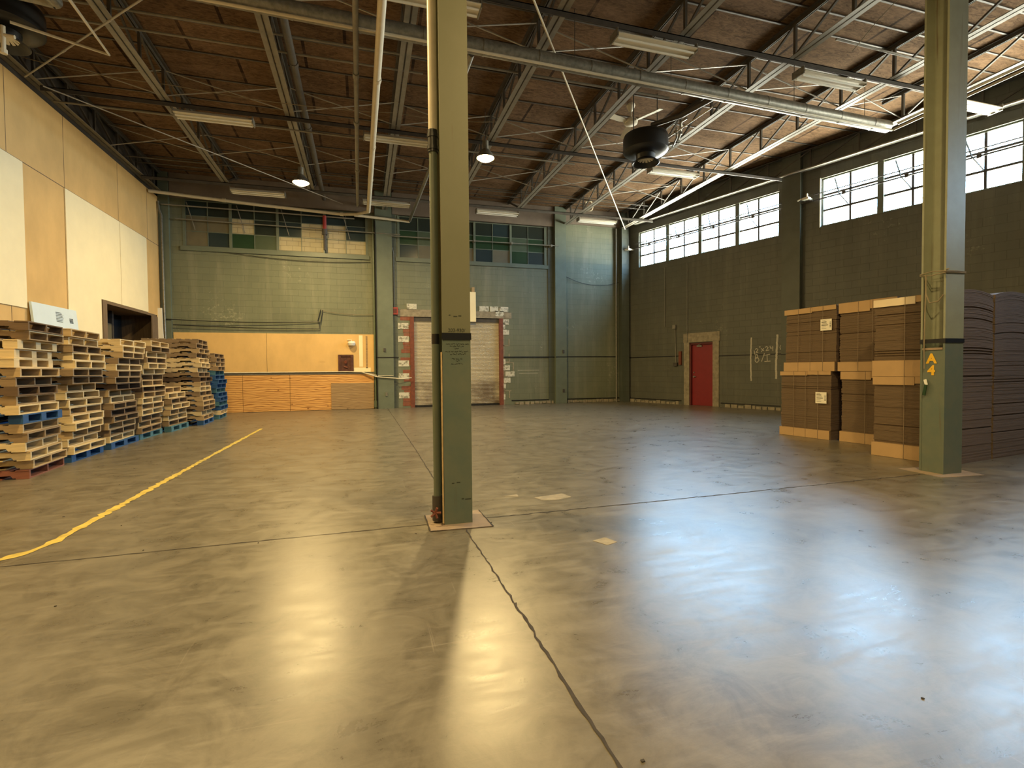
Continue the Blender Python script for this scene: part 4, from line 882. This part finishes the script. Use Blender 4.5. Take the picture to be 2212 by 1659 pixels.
# kinds bottom to top; upper case = block pallet; (face x, centre y at the floor), drift of the upper half
SPEC = [('rmnnomBnmdomNNNod', -4.0, 8.04, -.10, .0, [(0, .06, .05), (3, 0,-.04), (9, .0, -.16), (12, -.02, -.18), (16, .05, -.04)]),
        ('Bnnmnnmnnmoonnonm', -4.08, 9.24, .0, 0, [(3, -.0,.0), (9, .0,-.02), (11, .08, -.10), (16, .05, -.06)]),
        ('Bnomodonmdoonomnn', -4.10, 10.56, .0, 0, [(3, 0,0), (8, -.02, -.0), (10, .08, .02), (16, .03, .36)]),
        ('Tomonmnmdmonnonon', -4.13, 11.80, .0, 0, [(6, 0, 0), (10, .0, .16), (16, .04, .50)][0:3]),
        ('Tonmnonm', -4.02, 13.10, .0, 0, [(4, 0, 0), (7, -.05, -.10)]),
        ('Bmnommonmdonnnomoo', -3.80, 14.45, .0, 0, [(6, 0, 0), (10, -.06, 0), (17, -.15, .22)]),
        ('Tnbtbbtbbbtomoo', -3.86, 16.05, .0, 0, [(8, 0, 0), (14, -.12, .25)])]
rp = random.Random(21)
for si, (kinds, fx, cy, dx_, _, drift) in enumerate(SPEC):
    n = len(kinds)
    H = [1.93, 1.93, 1.89, 1.95, .97, 2.13, 1.83][si]; ph = H/n; sc = ph/PH
    for k, ch in enumerate(kinds):
        prev = (0, 0, 0)
        ox = oy = 0
        for (kk, a, b) in drift:
            if k <= kk:
                f_ = (k-prev[0])/max(1, kk-prev[0]); ox = prev[1]+(a-prev[1])*f_; oy = prev[2]+(b-prev[2])*f_; break
            prev = (kk, a, b)
        else: ox, oy = drift[-1][1:]
        ox += rp.uniform(-.045, .045)*(k > 0); oy += rp.uniform(-.055, .055)*(k > 0)
        mm, nm = WN[ch.lower()]; mm = M_[mm]; m2 = M_[WN[ch.lower()][0]] if rp.random() > .3 or ch.lower() in 'bt' else M_[rp.choice(['w_new', 'w_mid', 'w_old'])]
        lab = '%s wooden pallet, %s in %s' % (nm, ('bottom one' if k == 0 else ORD[n-1-k]), STK[si])
        t = bpy.data.objects.new('wooden_pallet', None); COL.objects.link(t); t.empty_display_size = .1
        t.location = (fx+ox, cy+oy, k*ph); t.rotation_euler = (0, 0, math.radians(rp.uniform(-2.2, 2.2) + [6, 3, 3, 1.5, 0, 3, 3][si])); t.scale = (1, [.86, .92, 1.02, 1.02, 1.0, 1.0, .95][si], sc)
        tag(t, lab, 'pallet', 'wooden pallets in %s' % STK[si])
        slotobj(P_TOP[k % 2], 'top_boards', m2, t); slotobj(P_BOT[k % 2], 'bottom_boards', mm, t)
        blk = ch.isupper()
        for yy in (-PW/2+(.07 if blk else .02), 0, PW/2-(.07 if blk else .02)):
            if not blk: slotobj(P_STR, 'stringer', mm, t, (0, yy, 0)); continue
            for xx in (-.07, -.59, -PD+.07): slotobj(P_BLK, 'block', mm, t, (xx, yy, 0))

# ------------------------------------------------------------------ bundles of flat cardboard
rc = random.Random(31)
def bundle(P, ang, W, D, z0, z1, label, opt):
    """P: front left corner seen from the room; front face runs W towards the camera, depth D away"""
    a = math.radians(ang); u = Vector((math.sin(a), -math.cos(a), 0)); v = Vector((math.cos(a), math.sin(a), 0)); P = Vector((P[0], P[1], 0))
    T = Matrix(((u.x, v.x, 0, P.x), (u.y, v.y, 0, P.y), (0, 0, 1, z0), (0, 0, 0, 1)))
    t = bpy.data.objects.new('cardboard_bundle', None); COL.objects.link(t); t.matrix_world = T; tag(t, label, 'cardboard', 'bundles of flat cardboard boxes'); 
    H = z1-z0; bow = opt.get('bow', 0); n = int(H/.0175)
    g = MB(); nx = 10
    for i in range(n):
        za, zb = H*i/n+.0008, H*(i+1)/n-.0008; e = rc.uniform(0, .008) + (.014 if rc.random() < .06 else 0); lean = opt.get('lean', 0)*i/n
        wv = .004*math.sin(i*.23)+.003*math.sin(i*.71+1)
        base = len(g.v); x0_, x1_ = e+lean, W-e+lean*.2; y0_, y1_ = .004+e+wv, D-e
        # ring of points: front edge, side edge subdivided so that bowed sheets arch
        for s in range(nx+1):
            f_ = s/nx; yy = y0_+(y1_-y0_)*f_; bz = bow*4*f_*(1-f_)*(i/n)
            for xx in (x0_, x1_):
                g.v.append((xx, yy, za+bz)); g.v.append((xx, yy, zb+bz))
        for s in range(nx):
            b0 = base+4*s; b1 = b0+4
            g.f += [(b0, b1, b1+1, b0+1), (b0+2, b0+3, b1+3, b1+2), (b0+1, b1+1, b1+3, b0+3), (b0, b0+2, b1+2, b1)]; g.m += [0]*4
        g.f += [(base, base+1, base+3, base+2), (base+4*nx, base+4*nx+2, base+4*nx+3, base+4*nx+1)]; g.m += [1, 0]
    g.build('sheet_stack', [M_['sheet_side'], M_['sheet_front']], t, M=T)
    def band(nm, x0_, x1_, za, zb, mt, y=-.012):
        o = MB().box(x0_, x1_, y, y+.008, za, zb).box(x0_, x1_, y, .12, zb-.004, zb).build(nm, M_[mt], t, M=T); return o
    bb = opt.get('bottom', .16); bt = opt.get('top', .08)
    if bb: band('bottom_flap', -.02, W-.02, .003, bb, 'kraft')
    if bt: 
        o = band('top_flap', -.01, W*.55, H-bt, H+.006, opt.get('topm', 'kraft')); 
        o = band('top_flap', W*.45, W-.005, H-bt*.8, H+.01, 'kraft', -.008)
    g = MB()
    for f_ in opt.get('straps', (.28, .52, .76)):
        g.box(W*f_-.003, W*f_+.003, -.015, -.012, 0, H+.012); 
    g.build('strap', M_['strap'], t, M=T)
    if 'label' in opt:
        lx, lz = opt['label']; g = MB(); g.box(lx-.10, lx+.10, -.019, -.016, lz-.10, lz+.10); g.build('paper_label', M_['paper'], t, M=T)
        g = MB(); r2 = random.Random(int(lx*100))
        for k in range(6): g.box(lx-.08, lx-.08+r2.uniform(.05, .12), -.0205, -.019, lz+.07-.027*k, lz+.07-.027*k+(.012 if k in (1, 3) else .005))
        for k in range(9): g.box(lx+.065, lx+.088, -.0205, -.019, lz-.05+.012*k, lz-.05+.012*k+r2.choice((.004, .008)))
        g.build('label_print', M_['ink'], t, M=T)
    return t
A_ = 8
bundle((7.71, 7.77), A_, .97, .95, 0, 1.205, 'lower cardboard bundle of the farthest stack, with a white label', dict(bottom=.16, top=.07, label=(.80, .74), straps=(.28, .52, .76)))
bundle((7.735, 7.70), A_, .97, .95, 1.21, 2.36, 'upper cardboard bundle of the farthest stack, with a white label', dict(bottom=.17, top=.09, label=(.80, .82), lean=.02, straps=(.28, .52, .76)))
bundle((7.90, 6.66), A_, .88, 1.0, 0, 1.20, 'lower cardboard bundle of the middle stack', dict(bottom=.18, top=.13, straps=(.45,)))
bundle((7.895, 6.70), A_, .90, 1.0, 1.21, 2.37, 'upper cardboard bundle of the middle stack', dict(bottom=.16, top=.17, straps=(.35, .60)))
bundle((7.10, 5.47), A_, .94, 1.0, 0, 1.135, 'lower cardboard bundle of the nearest stack, beside the right column', dict(bottom=.20, top=.11, straps=(.42, .78)))
bundle((7.10, 5.47), A_, .94, 1.0, 1.14, 2.23, 'upper cardboard bundle of the nearest stack, pale sheet on top', dict(bottom=.23, top=.10, topm='kraft_light', bow=.055, straps=(.42, .78)))
for k, (z0, z1) in enumerate(((0, 1.135), (1.14, 2.25))):
    v = Vector((math.cos(math.radians(A_)), math.sin(math.radians(A_)), 0)); q_ = Vector((7.10, 5.45, 0)) + v*1.04
    bundle((q_.x, q_.y), A_, .92, 1.15, z0, z1, ['lower', 'upper'][k] + ' cardboard bundle at the right edge of the picture', dict(bottom=0, top=0, bow=.07*k, straps=()))
